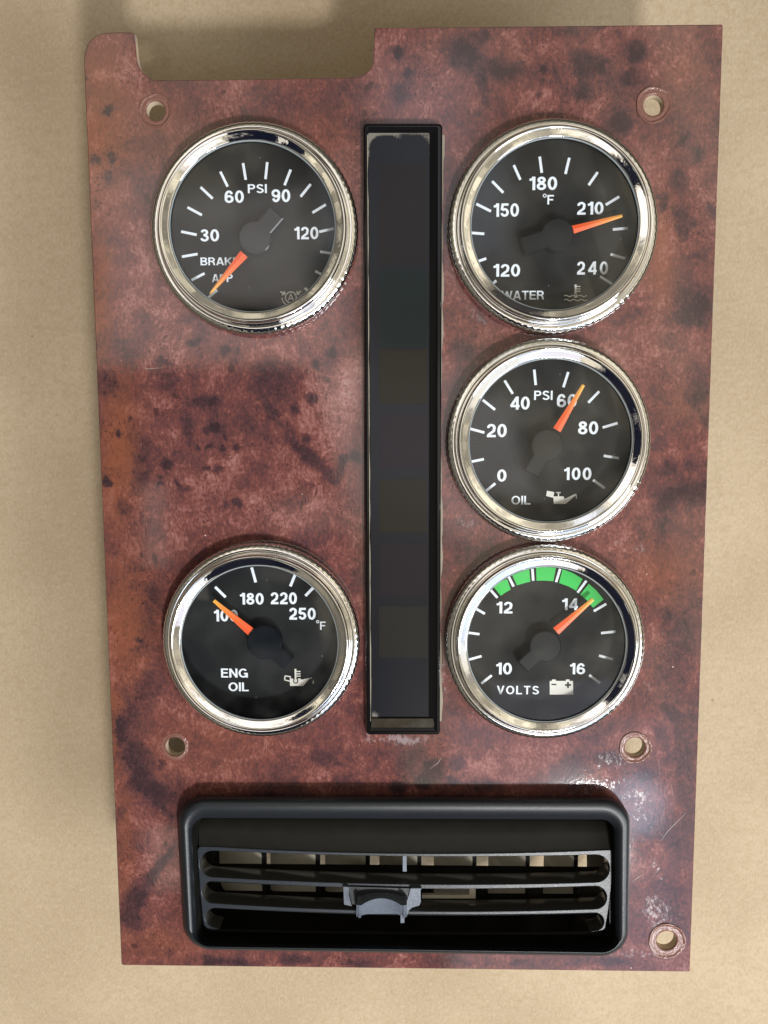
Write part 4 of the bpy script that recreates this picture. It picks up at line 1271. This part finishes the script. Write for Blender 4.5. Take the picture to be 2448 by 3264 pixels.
# end plates of the swivelling part
for (x0_, x1_) in ((631, 635), (1950, 1940)):
    a, b = P(x0_, 2715, ZL - .001), P(x0_, 2950, ZL - .001)
    t_ = .0007
    sgn = 1
    xa, xb = a[0], b[0]
    v = []
    for (yy_, xx_) in ((a[1], xa), (b[1], xb)):
        for z in (ZL - .001, -.012):
            v += [(xx_ - t_, yy_, z), (xx_ + t_, yy_, z)]
    f = [(0, 1, 5, 4), (2, 6, 7, 3), (0, 4, 6, 2), (1, 3, 7, 5), (0, 2, 3, 1), (4, 5, 7, 6)]
    make('louvre_end', v, f, M_LOUV, vent)
# small pegs that join the bars at the centre
for (x, ya, yb, z) in ((1290, 2726, 2778, .0006), (1283, 2916, 2942, .0000)):
    a, b = P(x - 6, ya, z), P(x + 6, yb, z)
    v, f = box_mesh(a[0], b[0], b[1], a[1], z - .004, z)
    make('louvre_peg', v, f, M_KNOB, vent)

for i, pl in enumerate(([(1345, 2853), (1516, 2853), (1516, 2864), (1345, 2864)], [(1496, 2826), (1516, 2826), (1516, 2852.5), (1496, 2852.5)])):
    v, f = prism(ccw(PP(pl, -.0060)), -.0072, -.0060)
    make('linkage_bar', v, f, M_VANE, vent)

# vertical vanes behind, each a slanted blade
ZV0, ZV1 = -.0145, -.0250
va = [(520, 655), (685, 833), (861, 1005), (1036, 1165), (1209, 1330), (1383, 1506), (1557, 1676), (1734, 1830), (1895, 1990)]
proto = None
for (xa, xb) in va:
    A0, A1 = P(xa, 2690, ZV1), P(xa + 8, 3010, ZV1)
    B0, B1 = P(xb, 2690, ZV0), P(xb + 8, 3010, ZV0)
    t_ = .0009
    yt, yb = P(1280, 2600, ZV0)[1], P(1280, 3060, ZV0)[1]
    v = []
    for yv in (yt, yb):
        v += [(A0[0], yv, ZV1), (B0[0], yv, ZV0), (B0[0] + t_ * 1.6, yv, ZV0 + .0001), (B0[0] + t_ * 1.6, yv, ZV0 - .0018), (A0[0] + t_, yv, ZV1 - .001)]
    f = [(0, 1, 6, 5), (1, 2, 7, 6), (2, 3, 8, 7), (3, 4, 9, 8), (4, 0, 5, 9), (0, 4, 3, 2, 1), (5, 6, 7, 8, 9)]
    o = make('vertical_vane', v, f, M_VANE, vent)
    o.data.materials.append(M_DUCT)
    for i_, pl in enumerate(o.data.polygons):
        pl.material_index = 0 if i_ == 0 else 1

# thumb lever on the lower bar
def kp(x, y, z):
    return P(1040 + x * 360 / 1659, 2780 + y * 200 / 922, z)
# wings and dark well
vv, ff = [], []
def addprism(pl, z0, z1):
    pts = ccw([tuple(kp(x, y, z1)[:2]) for x, y in pl])
    v, f = prism(pts, z0, z1)
    b = len(vv)
    vv.extend(v)
    ff.extend(tuple(q + b for q in t_) for t_ in f)
well = [(320, 215), (1240, 240), (1170, 470), (1080, 500), (960, 430), (820, 395), (700, 400), (600, 440), (500, 490), (380, 470)]
pts = ccw([tuple(kp(x, y, .0018)[:2]) for x, y in well])
v, f = prism(pts, -.002, .0018)
lever = make('thumb_lever', v, f, M_VENT, vent, label='grey worn plastic lever with a curved grip')
for pl in ([(250, 215), (325, 220), (335, 350), (375, 500), (262, 475)],
           [(1240, 240), (1400, 240), (1385, 270), (1388, 440), (1365, 490), (1260, 520), (1215, 560), (1180, 650), (1160, 640), (1165, 480), (1195, 400)]):
    pts = ccw([tuple(kp(x, y, .0024)[:2]) for x, y in pl])
    v, f = prism(pts, -.001, .0024)
    make('lever_wing', v, f, M_KNOB, lever)
# curved grip: upper edge an arch high up, lower edge near the bar; its face curves inwards
us = np.linspace(0, 1, 33)
top_e, bot_e = [], []
for u in us:
    x = 445 + u * (1185 - 445)
    arch = 490 - 105 * max(0, math.sin(max(0, min(1, (u - .10) / .78)) * math.pi)) ** .8
    if u < .08 or u > .92:
        arch = 490 - 8 * 1
    low = 655 - 40 * min(1, max(0, math.sin(u * math.pi)) * 1.6)
    dz = -.0016 * math.sin(max(0, min(1, (u - .10) / .80)) * math.pi)
    top_e.append(tuple(kp(x, arch, .0062 + dz)))
    bot_e.append(tuple(kp(x, low, .0022 + dz * .4)))
mid_e = [tuple((np.array(a) * .35 + np.array(b) * .65) + np.array([0, 0, .0003])) for a, b in zip(top_e, bot_e)]
n_ = len(us)
back = [(q[0], q[1] + .0004, q[2] - .0045) for q in top_e]
v = back + top_e + mid_e + bot_e + [(q[0], q[1] + .0002, q[2] - .004) for q in bot_e]
f = [(k * n_ + i, (k + 1) * n_ + i, (k + 1) * n_ + i + 1, k * n_ + i + 1) for k in range(4) for i in range(n_ - 1)]
f += [tuple(k * n_ for k in range(5)), tuple(k * n_ + n_ - 1 for k in range(4, -1, -1))]
make('lever_grip', v, f, M_KNOB, lever, smooth=True, sharp=35)
for u0 in (.06, .945):
    x = 445 + u0 * 740
    a, b = np.array(kp(x, 478, .0062)), np.array(kp(x, 662, .0024))
    ring = []
    for q in (a, b):
        for i in range(12):
            t_ = 2 * math.pi * i / 12
            ring.append((q[0] + .00052 * math.cos(t_), q[1] + .0002 * math.sin(t_), q[2] + .00055 * math.sin(t_) + .0001))
    f = [(i, (i + 1) % 12, 12 + (i + 1) % 12, 12 + i) for i in range(12)] + [tuple(range(11, -1, -1)), tuple(range(12, 24))]
    make('lever_ridge', ring, f, M_KNOB, lever, smooth=True, sharp=60)
